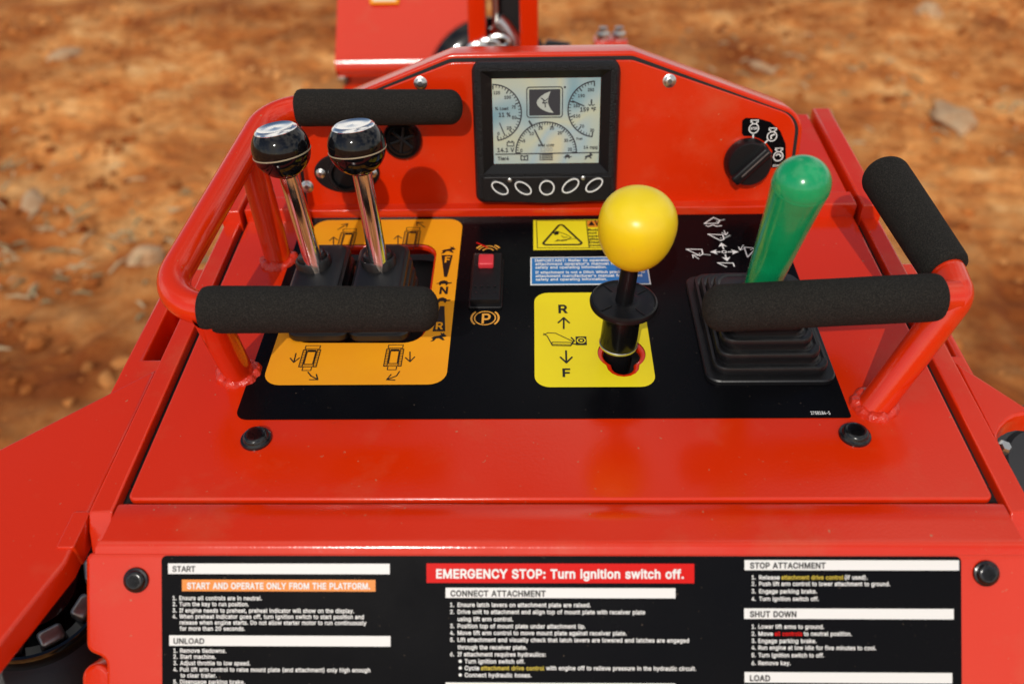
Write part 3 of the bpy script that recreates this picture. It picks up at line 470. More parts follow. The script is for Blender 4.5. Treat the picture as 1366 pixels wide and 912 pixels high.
# ------------------------------------------------------------------ frames of the machine
EL = R(8.18)
_d = RGT*((742-683)/FPX) + UPV*((456-480)/FPX) + FWD
_o = CAMPOS + _d*.8
_v = Vector((0, math.cos(EL), math.sin(EL))); _n = Vector((1, 0, 0)).cross(_v)
T = Frame(_o - Vector((_o.x, 0, 0)), (1, 0, 0), _v)          # sloping control panel
_b = T.W(727, 280); I = Frame((0, _b.y, _b.z), (1, 0, 0), (0, math.sin(R(6)), math.cos(R(6))))   # instrument panel
_b = T.W(749, 736); F = Frame((0, _b.y, _b.z), (1, 0, 0), (0, math.sin(R(33)), math.cos(R(33)))) # front panel
X, Y, Z = Vector((1, 0, 0)), Vector((0, 1, 0)), Vector((0, 0, 1))

# ------------------------------------------------------------------ ground
def ground():
    def axis(a, b, step, far):
        L = []; x = a
        while x <= b+1e-6: L.append(x); x += step
        s = step; lo, hi = [], []
        x = a
        while x > -far: s *= 1.35; x -= s; lo.append(x)
        s = step; x = b
        while x < far: s *= 1.35; x += s; hi.append(x)
        return lo[::-1]+L+hi
    xs = axis(-4.6, 4.6, .025, 900); ys = axis(1.0, 7.6, .025, 900)
    def hgt(x, y):
        if abs(x) > 30 or y > 40 or y < -30: return 0.
        p = Vector((x, y, 0))
        z = .03*noise.noise(p*.9) + .03*noise.noise(p*2.6+Vector((3, 1, 0))) + .035*max(0, noise.noise(p*4.5))**1.2 + .030*max(0, .1+noise.noise(p*8.3+Vector((9, 2, 1)))) + .016*noise.noise(p*16)
        for cx, sl_, wd in ((-2.1, .28, .30), (-3.3, .30, .28), (2.0, .22, .30), (3.0, .20, .26), (.9, .9, .25), (-1.0, -1.2, .24)):
            q = (x-cx-sl_*(y-3))/math.sqrt(1+sl_*sl_)
            if abs(q) < wd:
                s = (y+sl_*x)/math.sqrt(1+sl_*sl_); f = min(1, (wd-abs(q))/.06)
                z = z*(1-.6*f) + f*(-.03 + .040*max(-.5, math.sin(s*2*math.pi/.17+1.2*abs(q)*6))*(.55+.9*noise.noise(p*1.3)))
        return z
    vs = [(x, y, hgt(x, y)) for y in ys for x in xs]; nx = len(xs)
    fs = [(j*nx+i, j*nx+i+1, (j+1)*nx+i+1, (j+1)*nx+i) for j in range(len(ys)-1) for i in range(nx-1)]
    mb = MB(); mb.v = [Vector(v) for v in vs]; mb.f = fs; mb.m = ['soil']*len(fs)
    tag(obj('ground', mb, smooth=180, origin=(0, 0, 0)), None, None, kind='structure')
    return hgt
hgt = ground()
def rock(mb, c, r, m, sq=(1, 1, 1), sub=1):
    bm = bmesh.new(); bmesh.ops.create_icosphere(bm, subdivisions=sub, radius=1)
    off = Vector((rnd.random()*99, rnd.random()*99, 0)); rz = Matrix.Rotation(rnd.random()*6.3, 3, 'Z')
    vs = []
    for v in bm.verts:
        k = 1+.45*noise.noise(v.co*1.3+off)+.2*noise.noise(v.co*3+off)
        q = rz @ Vector((v.co.x*sq[0], v.co.y*sq[1], v.co.z*sq[2])); vs.append(Vector(c)+q*r*k)
    mb.add(vs, [tuple(v.index for v in f.verts) for f in bm.faces], m); bm.free()
mb = MB()
for k in range(4200):
    x = rnd.uniform(-5, 5); y = 1.2+rnd.random()**.8*6.5
    r = .008+.034*rnd.random()**3
    rock(mb, (x, y, hgt(x, y)+r*.3), r, 'soil', (1, .8, .6))
tag(obj('dirt_clods', mb, smooth=60), 'crumbly orange dirt clods strewn over the bare ground', 'dirt', kind='stuff')
mb = MB()
for cx, cy, n, sp in ((-2.35, 3.1, 90, .35), (-2.5, 2.2, 110, .3), (-3.0, 4.2, 60, .4), (-1.5, 3.4, 70, .3), (2.3, 4.6, 50, .5), (3.2, 3.2, 40, .5), (-4, 3.4, 60, .5), (1.2, 5.6, 50, .6)):
    for k in range(n):
        x = rnd.gauss(cx, sp); y = rnd.gauss(cy, sp); a = rnd.random()*6.3; l = rnd.uniform(.03, .12); z = hgt(x, y)+.012
        d = Vector((math.cos(a), math.sin(a), rnd.uniform(-.1, .35)))*l
        mb.tube([Vector((x, y, z)), Vector((x, y, z))+d*.5+Vector((0, 0, .008)), Vector((x, y, z))+d], [.004, .006, .002], rnd.choice(['straw', 'sage']), n=4)
tag(obj('dry_grass', mb, smooth=60), 'dry straw and dead grass trampled into the orange dirt', 'dry grass', kind='stuff')
GR = Frame((0, 0, 0), X, Y)
for px, py, r, sq, lab in (
    (195, 352, .075, (1.1, .8, .7), 'whitish chalky stone on the dirt just left of the red handrail bend'),
    (88, 76, .10, (1.5, .7, .5), 'pale tan flat stone on the dirt near the upper left corner'),
    (1240, 14, .10, (1, .9, .7), 'rounded pale stone in the dirt at the top right edge'),
    (1017, 93, .07, (1.9, .5, .4), 'long thin cream stone on the dirt behind the instrument panel corner'),
    (1275, 157, .12, (1.6, .8, .5), 'broad buff stone half sunk in dirt above the side foam grip'),
    (45, 272, .07, (1.7, .7, .5), 'slim pale stone lying on dirt by the left edge')):
    u, v = GR.at(px, py); mb = MB(); rock(mb, (u, v, hgt(u, v)+r*.2), r, 'pale_stone', sq, 3)
    tag(obj('stone', mb, smooth=50), lab, 'stone', 'pale stones on the dirt')

# ------------------------------------------------------------------ the machine
base = T.P(0, .1); base.z = 0
LD = thing('stand_on_loader', base, 'red compact stand-on loader with its operator control console facing the camera', 'loader')

# --- chassis under the console (plain dark box added to block light)
mb = MB()
b0 = T.P(0, .02, -.03)
mb.box(Vector((0, b0.y+.16, .70)), (X, Y, Z), (.30, .30, .40), 'cavity', .01)
obj('chassis', mb, LD)

# --- control panel with its two openings
SLX0, SLX1 = T.at(165, 665)[0], T.at(1330, 660)[0]
HWP = (SLX1-SLX0)/2-.003
vb = T.at(745, 667)[1]
vt = T.at(737, 268)[1]
hole1 = round_poly([T.at(388, 456), T.at(563, 456), (T.at(563, 456)[0], T.at(560, 328)[1]), (T.at(388, 456)[0], T.at(560, 328)[1])], .018, 6)
kc = T.at(829, 472); kr = .0215; kv = T.at(829, 503)[1]; kw = .0145
def keyhole(g):
    a = math.acos(min(1, (kw-g)/(kr-g))); p = []
    th0 = -math.pi/2+math.asin((kw-g)/(kr-g)); th1 = 1.5*math.pi-math.asin((kw-g)/(kr-g))
    for k in range(25):
        th = th0+(th1-th0)*k/24; p.append((kc[0]+math.cos(th)*(kr-g), kc[1]+math.sin(th)*(kr-g)))
    for k in range(9):
        th = math.pi+math.pi*k/8; p.append((kc[0]+math.cos(th)*(kw-g), kv+kw+math.sin(th)*(kw-g)))
    return p
hole2 = keyhole(.0045)
out = round_poly([(-HWP, vb+.001), (HWP, vb+.001), (HWP, vt), (-HWP, vt)], [.006, .006, .002, .002])
mb = MB(); plate(mb, T, out, [hole1, hole2], 0, -.005, 'red_paint', .002)
PANEL = obj('control_panel', mb, LD)
for q_, h_ in ((hole1, -.026), (keyhole(0), -.03)):
    mb = MB(); plate(mb, T, offset(ccw(q_), -.011), [], h_, h_-.004, 'cavity', .001); obj('well_tray', mb, LD)

for q_ in ([(-HWP-.01, vb-.03), (HWP+.01, vb-.03), (HWP+.01, vb+.02), (-HWP-.01, vb+.02)], [(-HWP-.012, vb+.021), (-HWP+.012, vb+.021), (-HWP+.012, vt), (-HWP-.012, vt)], [(HWP-.012, vb+.021), (HWP+.012, vb+.021), (HWP+.012, vt), (HWP-.012, vt)]):
    mb = MB(); plate(mb, T, q_, [], -.0085, -.012, 'cavity', .001); obj('seam_dark_backing', mb, LD)  # dark sheets added behind the seams to stand for the shade in them

# --- side rails beside the panel, and their bent-down front ends
vr = T.at(745, 684)[1]
def rail(sx):
    mb = MB(); gi = HWP+.0065; go = gi+.0185
    p = [(sx*gi, vr), (sx*go, vr), (sx*go, vt+.02), (sx*gi, vt+.02)]
    plate(mb, T, p, [], .001, -.03, 'red_paint', .002)
    q0 = T.P(0, vr, .001); d = -F.v
    fr = Frame(q0, X, F.v)
    pp = round_poly([(sx*gi, .001), (sx*go, .001), (sx*go, -.016), (sx*(go-.003), -.034), (sx*(gi+.004), -.034), (sx*gi, -.02)], .003)
    plate(mb, fr, pp, [], -.0005, -.012, 'red_paint', .0015)
    return obj('side_rail', mb, LD)
rail(-1); rail(1)

# --- rear deck behind the instrument panel, wings and end rails
vd0 = T.at(727, 274, .014)[1]; vd1 = T.at(1073, 148, .014)[1]
mb = MB(); plate(mb, T, [(-HWP, vd0), (HWP, vd0), (HWP, vd1), (-HWP, vd1)], [], .010, -.05, 'red_paint', .002)
for sx in (-1, 1):
    plate(mb, T, [(sx*(HWP-.05), vd0-.006), (sx*(HWP), vd0-.006), (sx*HWP, vd0+.02), (sx*(HWP-.05), vd0+.02)], [], .016, -.02, 'red_paint', .002)
obj('rear_deck', mb, LD)
for sx in (-1, 1):
    mb = MB(); plate(mb, T, [(sx*(HWP+.0045), vd0-.012), (sx*(HWP+.026), vd0-.012), (sx*(HWP+.026), vd1), (sx*(HWP+.0045), vd1)], [], .018, -.03, 'red_paint', .0025)
    obj('deck_rail', mb, LD)

# --- rolled front flange and front panel
mb = MB(); hw = HWP+.004
vS = T.at(749, 729)[1]; rb = .008
rings = []
prof = [(vb-.0022, -.006), (vb-.0022, -.0016), (vb-.005, 0), (vb-.02, 0), (vS+.008, 0)]
ang = math.acos(max(-1, min(1, T.v.dot(F.v))))
c = (vS+.006, -rb)
for k in range(9):
    a = math.pi/2+ang*k/8
    prof.append((c[0]+math.cos(a)*rb, c[1]+math.sin(a)*rb))
# end just meeting the front panel
last = prof[-1]
dd = (math.cos(math.pi/2+ang+math.pi/2), math.sin(math.pi/2+ang+math.pi/2))
prof.append((last[0]+dd[0]*.012, last[1]+dd[1]*.012))
n = 2
sec = []
for u in (-1, 1):
    sec.append([T.P(u*(hw+(.006*i/len(prof)+.0)), p[0], p[1]) for i, p in enumerate(prof)])
mb.loft([sec[0], sec[1]], 'red_paint', closed=False)
back = [[p - T.n*.006 for p in s_] for s_ in sec]
mb.loft([back[1], back[0]], 'red_paint', closed=False)
mb.loft([sec[0], back[0]], 'red_paint', closed=False); mb.loft([back[1], sec[1]], 'red_paint', closed=False)
obj('front_flange', mb, LD, smooth=30)
FTOP = F.at(749, 737)[1]
# keep front panel flush with the end of the flange
endp = T.P(0, *prof[-1][:2]) if False else T.P(0, prof[-2][0], prof[-2][1])
hF = (endp-F.o).dot(F.n); vF = (endp-F.o).dot(F.v)
F = Frame(F.o + F.n*(hF+.0012), X, F.v)
fx = F.at(114, 780)[0]; fx = -max(abs(fx), .34)
ft = F.at(749, 738)[1]
y1 = F.at(118, 868)[1]; xin = F.at(141, 890)[0]
op = [(fx, ft), (-fx, ft), (-fx, y1), (-fx, y1-.06), (-fx, -.42), (xin, -.42), (xin, y1-.006), (fx, y1)]
mb = MB(); plate(mb, F, round_poly(op, [.006, .006, .008, .008, .01, .01, .008, .008]), [], 0, -.006, 'red_paint', .003)
FRONT = obj('front_panel', mb, LD)

# --- instruction decal with its print
A = None
mb = MB(); A = Art(mb, F, .0005)
u0, u1 = F.at(216, 790)[0], F.at(1282, 790)[0]
A.poly(round_poly([(u0, -.30), (u1, -.30), (u1, F.at(749, 741)[1]), (u0, F.at(749, 741)[1])], .004), 'dk_black')
L1, L2 = .0004, .0008
def bar(x0, y0, x1, y1, m='dk_white'): A.rect(x0, y0, x1, y1, m, L1)
W_, K_ = 'dk_white', 'dk_ink'
bar(224.5, 751, 520, 765); A.text('START', 230.5, 261, 761.5, 7.2, K_, L2)
bar(243, 772.5, 501, 788, 'dk_warn'); A.text('START AND OPERATE ONLY FROM THE PLATFORM.', 250, 494, 784.3, 8, W_, L2, True)
def rows(L, cap=5.4):
    for t, a, b, y, *m in L: A.text(t, a, b, y, cap, m[0] if m else W_, L1, 8)
rows([('1.', 230.5, 236, 799.5), ('Ensure all controls are in neutral.', 239.5, 349.6, 799.5),
      ('2.', 230.5, 236, 807.5), ('Turn the key to run position.', 239.5, 332, 807.5),
      ('3.', 230.5, 236, 816), ('If engine needs to preheat, preheat indicator will show on the display.', 239.5, 472.5, 816),
      ('4.', 230.5, 236, 824), ('When preheat indicator goes off, turn ignition switch to start position and', 239.5, 485.5, 824),
      ('release when engine starts. Do not allow starter motor to run continuously', 240, 489, 832),
      ('for more than 20 seconds.', 240, 327, 840)])
bar(226, 847, 521, 861); A.text('UNLOAD', 232, 273, 857.5, 7.2, K_, L2)
rows([('1.', 231.5, 237, 869.5), ('Remove tiedowns.', 240.5, 302, 869.5), ('2.', 231.5, 237, 877.5), ('Start machine.', 240.5, 288, 877.5),
      ('3.', 231.5, 237, 886), ('Adjust throttle to low speed.', 240.5, 334, 886), ('4.', 231.5, 237, 894.5),
      ('Pull lift arm control to raise mount plate (and attachment) only high enough', 240.5, 494, 894.5), ('to clear trailer.', 241, 289, 902.5),
      ('5.', 231.5, 237, 911), ('Disengage parking brake.', 240.5, 327, 911)])
bar(569, 751, 926, 777, 'dk_red'); A.text('EMERGENCY STOP: Turn ignition switch off.', 582, 912, 770, 11.5, W_, L2, True)
bar(594.5, 783.5, 901, 797); A.text('CONNECT ATTACHMENT', 601, 728, 794.3, 7.6, K_, L2, True)
nx = (600.5, 606)
rows([('1.', *nx, 808.5), ('Ensure latch levers on attachment plate are raised.', 610.5, 788, 808.5), ('2.', *nx, 817.8),
      ('Drive unit to attachment and align top of mount plate with receiver plate', 610.5, 860.5, 817.8), ('using lift arm control.', 610.5, 684.5, 827.5),
      ('3.', *nx, 836.8), ('Position top of mount plate under attachment lip.', 610.5, 781, 836.8), ('4.', *nx, 845.8),
      ('Move lift arm control to move mount plate against receiver plate.', 610.5, 836, 845.8), ('5.', *nx, 855),
      ('Lift attachment and visually check that latch levers are lowered and latches are engaged', 610.5, 919, 855),
      ('through the receiver plate.', 610.5, 703, 865), ('6.', *nx, 874.3), ('If attachment requires hydraulics:', 610.5, 728, 874.3),
      ('Turn ignition switch off.', 620, 700, 883.7), ('Cycle', 620, 639.5, 892.7), ('attachment drive control', 641.5, 726, 892.7, 'txt_yellow'),
      ('with engine off to relieve pressure in the hydraulic circuit.', 728.5, 928.5, 892.7), ('Connect hydraulic hoses.', 620, 709, 902)])
for y in (881, 890, 899.3): A.disc(A.at(614, y), .0012, .0012, W_, L1, 12)
bar(594.5, 910, 901, 924)
bar(993, 746.5, 1279, 760); A.text('STOP ATTACHMENT', 1000, 1101, 757, 7.4, K_, L2, True)
nx = (1002.5, 1008)
rows([('1.', *nx, 772), ('Release', 1012.5, 1040, 772), ('attachment drive control', 1042, 1125, 772, 'txt_yellow'), ('(if used).', 1127, 1157, 772),
      ('2.', *nx, 780.5), ('Push lift arm control to lower attachment to ground.', 1012.5, 1187, 780.5), ('3.', *nx, 790.5), ('Engage parking brake.', 1012.5, 1089.5, 790.5),
      ('4.', *nx, 800.5), ('Turn ignition switch off.', 1012.5, 1092, 800.5)])
bar(992.5, 811, 1272, 825); A.text('SHUT DOWN', 1000, 1062, 821.7, 7.4, K_, L2, True)
rows([('1.', *nx, 837.5), ('Lower lift arms to ground.', 1011.5, 1099, 837.5), ('2.', *nx, 847), ('Move', 1011.5, 1031, 847), ('all controls', 1033, 1070, 847, 'dk_red'),
      ('to neutral position.', 1072, 1136, 847), ('3.', *nx, 856.5), ('Engage parking brake.', 1011.5, 1089, 856.5), ('4.', *nx, 865.5),
      ('Run engine at low idle for five minutes to cool.', 1011.5, 1168.5, 865.5), ('5.', *nx, 875.5), ('Turn ignition switch to off.', 1011.5, 1099, 875.5),
      ('6.', *nx, 886), ('Remove key.', 1011.5, 1054.5, 886)])
bar(993, 896, 1270, 910); A.text('LOAD', 1000, 1027, 907, 7.4, K_, L2, True)
obj('instruction_decal', mb, FRONT, smooth=0)

# --- black button-head bolts
def bolt_mesh(fr, c, r, m='black_plastic', hexr=.45, hd=.5):
    mb = MB(); o = fr.P(*c)
    mb.lathe(o, fr.n, [(r, 0), (r*1.02, r*.10), (r*.97, r*.20), (r*.84, r*.24), (r*.80, r*.30), (r*.76, r*.46), (r*.66, r*.54), (r*hexr*1.15, r*hd*1.1)], m, 24)
    mb.lathe(o, fr.n, [(r*hexr*1.15, r*hd*1.1), (r*hexr, r*hd*1.1), (r*hexr*.92, r*.34), (0, r*.34)], m, 6)
    return mb
b1 = obj('panel_bolt', bolt_mesh(T, T.at(342, 586), .0128, 'bolt_black'), LD)
o2 = clone(b1, LD, T.W(1140, 581)+(POS[b1.name]-T.W(342, 586)))
b2 = obj('panel_bolt', bolt_mesh(F, F.at(182, 773), .0094, 'bolt_black'), LD)
clone(b2, LD, F.W(1315, 764)+(POS[b2.name]-F.W(182, 773)))

# ------------------------------------------------------------------ control decal
mb = MB(); A = Art(mb, T, .0005)
dec = round_poly([T.at(329, 559), T.at(1137, 555), (T.at(1137, 555)[0], T.at(727, 287)[1]), (T.at(329, 559)[0], T.at(727, 287)[1])], .010)
dec = round_poly([(T.at(331, 520)[0]-.003, T.at(727, 559)[1]), (T.at(1122, 520)[0], T.at(727, 559)[1]), (T.at(1122, 520)[0], T.at(727, 287)[1]), (T.at(331, 520)[0]-.003, T.at(727, 287)[1])], [.011, .003, .011, .011])
h1b = offset(ccw(hole1), -.0022); h2b = keyhole(0)
A.poly(dec, 'dk_black', 0, [h1b, h2b])
oL = .5*(T.at(356, 495)[0]+T.at(416, 310)[0]); oR = .5*(T.at(598, 490)[0]+T.at(616, 305)[0])
oB = T.at(480, 514)[1]; oT = T.at(520, 294)[1]
A.poly(round_poly([(oL, oB), (oR, oB), (oR, oT), (oL, oT)], .016), 'dk_orange', L1, [offset(ccw(hole1), -.0024)])
yL = .5*(T.at(712, 400)[0]+T.at(714, 505)[0]); yR = .5*(T.at(874, 500)[0]+T.at(868, 470)[0]); yB = T.at(795, 517)[1]; yT = T.at(795, 391)[1]
A.poly(round_poly([(yL, yB), (yR, yB), (yR, yT), (yL, yT)], .014), 'dk_yellow', L1, [offset(ccw(h2b), -.0003)])
def mower_icon(px, py, hpx, wpx, m='dk_ink', cut=False):
    c = A.at(px, py); hv = (A.at(px, py-hpx/2)[1]-A.at(px, py+hpx/2)[1])/2; wu = (A.at(px+wpx/2, py)[0]-A.at(px-wpx/2, py)[0])/2
    def q(x, y): return (c[0]+x*wu, c[1]+y*hv)
    lw = .0008
    def rc(x0, y0, x1, y1, dh=L2): A.stroke([q(x0, y0), q(x1, y0), q(x1, y1), q(x0, y1)], lw, m, dh, True)
    rc(-.85, .75, .85, 1); rc(-1, -.72, -.62, .66); rc(.62, -.72, 1, .66); rc(-.5, -.5, .5, .5); rc(-.5, -1, .5, -.72)
    A.poly([q(-.5, .5), q(.5, .5), q(.5, .66), q(-.5, .66)], m, L2)
    for k in range(11):
        y = -.68+k*.13
        for x in (-.81, .81): A.stroke([q(x-.15, y), q(x+.15, y)], lw*.8, m, L2+2e-5)
    A.stroke([q(-.5, -.6), q(.5, -.6)], lw*.7, m, L2)
mower_icon(463, 321, 30, 21); mower_icon(549, 319, 30, 21); mower_icon(413.5, 478, 33, 23); mower_icon(525.5, 477, 33, 23)
aw = .0011
for a, b in (((451, 307), (464, 299)), ((445, 327), (445, 317)), ((567, 304), (556, 297)), ((531, 326), (531, 315)),
             ((395, 472), (392, 484)), ((547, 470), (547, 483))): A.arrow(a, b, aw, K_, .006, L2)
for P in (((411, 497), (415, 502), (424, 507)), ((533, 496), (529, 502), (516, 507))):
    A.pstroke(P[:2], aw, K_, L2); A.arrow(P[1], P[2], aw, K_, .006, L2)
# speed scale: rabbit, F wedge, turtle, N, turtle, R wedge, rabbit
def rabbit(px, py, s, m=K_, dh=L2, fl=1):
    pts = [(-1, -.1), (-.6, .25), (.0, .35), (.35, .55), (.2, 1), (.55, .75), (.7, 1), (.8, .6), (1.1, .35), (.85, .15), (.5, .1), (.9, -.45), (.6, -.5), (.1, -.1), (-.3, -.15), (-.6, -.6), (-1.1, -.75), (-.7, -.3)]
    c = A.at(px, py); A.poly([(c[0]+x*s*fl, c[1]+y*s*1.1) for x, y in pts], m, dh)
def turtle(px, py, s, m=K_, dh=L2):
    pts = [(-1.1, -.15), (-.7, 0), (-.5, .35), (0, .55), (.45, .35), (.65, .05), (1.1, .1), (1.15, -.1), (.6, -.2), (.5, -.5), (.3, -.5), (.25, -.2), (-.3, -.2), (-.4, -.5), (-.6, -.5), (-.6, -.2)]
    c = A.at(px, py); A.poly([(c[0]+x*s, c[1]+y*s*1.1) for x, y in pts], m, dh)
rabbit(598, 335, .0070); rabbit(585, 451, .0068)
turtle(592, 378, .0072); turtle(590, 401, .0072)
A.ppoly([(589, 341), (604, 341), (596.5, 370), (592.5, 370)], K_, L2); A.text('F', 593, 600, 351, 7.5, 'dk_orange', L2+.0003, True)
A.text('N', 586, 597, 392.5, 9, K_, L2, True)
A.ppoly([(587, 409), (593, 409), (594, 442.5), (577, 442.5)], K_, L2); A.text('R', 581, 591, 440, 9, 'dk_orange', L2+.0003, True)
# parking marks above and below the rocker
pc = A.at(647, 424.5); A.ring(pc, .0100, .0100, .0013, 'txt_orange', L1)
A.ring(pc, .0131, .0131, .0019, 'txt_orange', L1, 135, 225, 14); A.ring(pc, .0131, .0131, .0019, 'txt_orange', L1, -45, 45, 14)
A.text('P', 642.3, 654, 431.3, 12.5, 'txt_orange', L1)
pc = A.at(651, 336); A.ring(pc, .0102, .0102, .0013, 'txt_orange', L1, 20, 160); A.ring(pc, .0058, .0058, .0014, 'txt_orange', L1, 20, 160)
for a in (28, 122): A.ring(pc, .0134, .0134, .002, 'txt_orange', L1, a, a+32, 8)
A.pstroke([(636, 324.5), (644, 328), (650, 331)], .0018, 'dk_red', L2)
# attachment symbols on the yellow field
A.text('R', 745, 757.5, 418, 10.5, K_, L2, True); A.text('F', 750.5, 761, 503, 10.5, K_, L2, True)
A.arrow((752, 439), (752, 424.5), .0017, K_, .0075, L2); A.arrow((755, 468.5), (755.5, 484.5), .0017, K_, .0075, L2)
lw = .0009
A.pstroke([(725, 445.5), (730, 449), (736, 460), (762, 460.5), (764, 456), (741, 445), (731, 444.5), (725, 447.5)], lw, K_, L2)
A.pstroke([(737, 457), (761, 457.5), (763.5, 459.5), (761, 462), (737, 461.5), (735.5, 459.5)], lw, K_, L2+4e-5, True)
A.pstroke([(762, 451), (766, 455), (763, 459), (769, 460)], lw*1.6, K_, L2+8e-5)
A.rect(768, 449.5, 782.5, 461, K_, L2)
A.ring(A.at(775.3, 455), .0036, .0036, .0011, 'dk_yellow', L2+.0002); A.disc(A.at(775.3, 455), .0014, .0014, 'dk_yellow', L2+.0002, 10)
# white joystick diagram
def cp(p): return (890+p[0]/9.107, 270+p[1]/9.107)
wl = .0013
for P in ([(450, 262), (562, 187), (640, 222), (615, 258), (450, 262)], [(470, 285), (500, 296), (530, 284), (565, 280), (600, 294), (660, 287)],
          [(495, 390), (675, 397), (688, 450), (650, 468), (495, 390)], [(232, 572), (420, 574), (432, 630), (395, 650), (232, 572)],
          [(935, 548), (1035, 556), (1060, 580), (975, 668), (935, 548)], [(610, 737), (800, 740), (815, 780)], [(610, 737), (720, 787)]):
    A.pstroke([cp(p) for p in P], wl, W_, L1)
for a, b in (((640, 225), (692, 212)), ((690, 440), (760, 405)), ((435, 633), (520, 642)), ((1060, 582), (1120, 585))):
    A.pstroke([cp(a), cp(b)], .0019, 'lcd_grey', L1); 
for a, b in (((690, 345), (712, 400)), ((385, 690), (305, 640)), ((925, 520), (885, 582))): A.arrow(cp(a), cp(b), .0009, W_, .0045, L1)
for a, b in (((685, 570), (655, 492)), ((640, 605), (520, 606)), ((740, 605), (868, 604)), ((705, 640), (730, 718))): A.arrow(cp(a), cp(b), .0014, W_, .0075, L1, True)
A.ring(A.at(*cp((692, 605))), .0022, .0022, .0011, W_, L1)
for p in ((603, 235), (652, 440), (392, 625), (1018, 578)): A.disc(A.at(*cp(p)), .0008, .0008, W_, L1, 8)
A.text('275B184-5', 1082, 1108, 553, 4.2, W_, L1)
DEC = obj('control_decal', mb, PANEL, smooth=0)
# --- warning and notice labels
mb = MB(); A = Art(mb, T, .0010)
A.rect(711.5, 293, 868, 333, 'dk_yellow')
A.pstroke([(715.5, 294.5), (866, 294.5), (868, 331), (717, 331)], .0008, K_, L1, True)
tri = [(748, 298), (778.5, 326.5), (722.5, 327)]
A.stroke(round_poly(A.fr.pts(tri, A.h), .003, 3), .0024, K_, L1, True)
A.pstroke([(782, 294), (786, 331)], .0009, K_, L1)
A.rect(783.5, 294.5, 865, 303, 'dk_warn', L1); A.ppoly([(784.5, 301.5), (789, 295.5), (793.5, 301.5)], K_, L2); A.text('WARNING', 793.5, 852, 301.5, 6, K_, L2, True)
for k, t_ in enumerate(('Rollover possible. Do', 'not raise the load on', 'operating slopes, keep', 'attachment lowered. A', 'Death or serious injury', 'could result.')):
    A.text(t_, 784.5+k*.35, 862 if k < 5 else 828, 308.3+k*4.1, 2.6, K_, L1, True)
A.ppoly([(738, 311), (742, 308.5), (746, 309), (745, 313), (740, 314)], K_, L1)
A.pstroke([(745, 309.5), (755, 313), (762, 317), (756, 320), (750, 322), (744, 320), (742, 321.5), (756, 321)], .0008, K_, L1)
A.pstroke([(740, 322.5), (750, 320.5), (768, 318.5)], .0007, K_, L1); A.pstroke([(749, 315), (752, 317.5), (757, 317)], .0008, K_, L2)
obj('warning_label', mb, PANEL, smooth=0, label='yellow pictogram sticker with a black warning triangle')
mb = MB(); A = Art(mb, T, .0010)
A.rect(707.5, 342.5, 865.5, 380, 'dk_white'); A.rect(709.5, 344, 863.5, 378.5, 'dk_blue', L1)
for t_, a, b, y in (("IMPORTANT: Refer to operator's manual and", 713, 859, 350), ("attachment operator's manual for additional", 714, 859, 354.6),
                    ('safety and operating information.', 714, 809.5, 359.2), ('If attachment is not a Ditch Witch product, refer to', 714, 860.5, 365.8),
                    ("attachment manufacturer's manual for detailed", 714.3, 857, 370.6), ('safety and operating information.', 714.5, 810, 375.2)):
    A.text(t_, a, b, y, 3.3, W_, L2, True)
obj('notice_label', mb, PANEL, smooth=0, label='blue sticker with white lettering')

# ------------------------------------------------------------------ handrails
HR, FR_ = .0137, .0195
def fillet3(pts, r, n=8):
    out = [Vector(pts[0])]
    for i in range(1, len(pts)-1):
        p = Vector(pts[i]); d1 = (Vector(pts[i-1])-p); d2 = (Vector(pts[i+1])-p); l1, l2 = d1.length, d2.length
        d1.normalize(); d2.normalize(); an = d1.angle(d2); rr = r[i-1] if isinstance(r, (list, tuple)) else r
        t = min(rr/math.tan(an/2), .48*l1, .48*l2); rr = t*math.tan(an/2)
        c = p+(d1+d2).normalized()*(rr/math.sin(an/2)); a0 = (p+d1*t-c); a1 = (p+d2*t-c); tot = a0.angle(a1); ax = a0.cross(a1).normalized()
        for k in range(n+1): out.append(c + Matrix.Rotation(tot*k/n, 3, ax) @ a0)
    out.append(Vector(pts[-1])); return out
def foam(mb, a, b, r0, r1, dome=True):
    a, b = Vector(a), Vector(b); d = (b-a); L = d.length; d.normalize(); path, rad = [], []
    for t, k in ((0, .72), (.0, .80), (.002, .94), (.005, .99), (.009, 1)): path.append(a+d*(t+1e-5*len(path))); rad.append(r0*k)
    for k in range(1, 12):
        f = k/12; path.append(a+d*(.009+(L-.035)*f)); rad.append((r0+(r1-r0)*f)*(1+.006*noise.noise(Vector((f*9, L*50, 0)))))
    E = r1*.75 if dome else .008
    for k in range(9):
        th = k/8*math.pi/2; q = .86 if dome else .3
        path.append(b-d*E+d*E*math.sin(th)); rad.append(max(.0006, r1*(1-q*(1-math.cos(th)))) )
    mb.tube(path, rad, 'foam', 28)
def weld(mb, c, n, r, seed):
    rings = []; x = n.orthogonal().normalized(); y = n.cross(x); N = 72
    for t in range(9):
        a = t/8*math.pi; ring_ = []
        for k in range(N):
            th = 2*math.pi*k/N; w_ = .0056*(1+.5*noise.noise(Vector((math.cos(th)*2.6, math.sin(th)*2.6, seed)))+.22*noise.noise(Vector((math.cos(th)*5, math.sin(th)*5, seed+a*1.5))))
            rr = r+w_*(math.cos(a))*.9+.001; hh = w_*math.sin(a)*1.0-.0005
            ring_.append(c+(x*math.cos(th)+y*math.sin(th))*rr+n*hh)
        rings.append(ring_)
    mb.loft(rings, 'red_weld')
HH = .095
HB = .128
a0, a1 = T.W(585, 143, HB), T.W(396, 144, HB); c1 = T.W(361, 144.5, HB); c2 = T.W(206, 413, HH); b0, b1_ = T.W(270, 413, HH), T.W(550, 412, HH)
mb = MB(); mb.tube(fillet3([a0, c1, c2, b1_], [.045, .043], 12), HR, 'red_paint', 24)
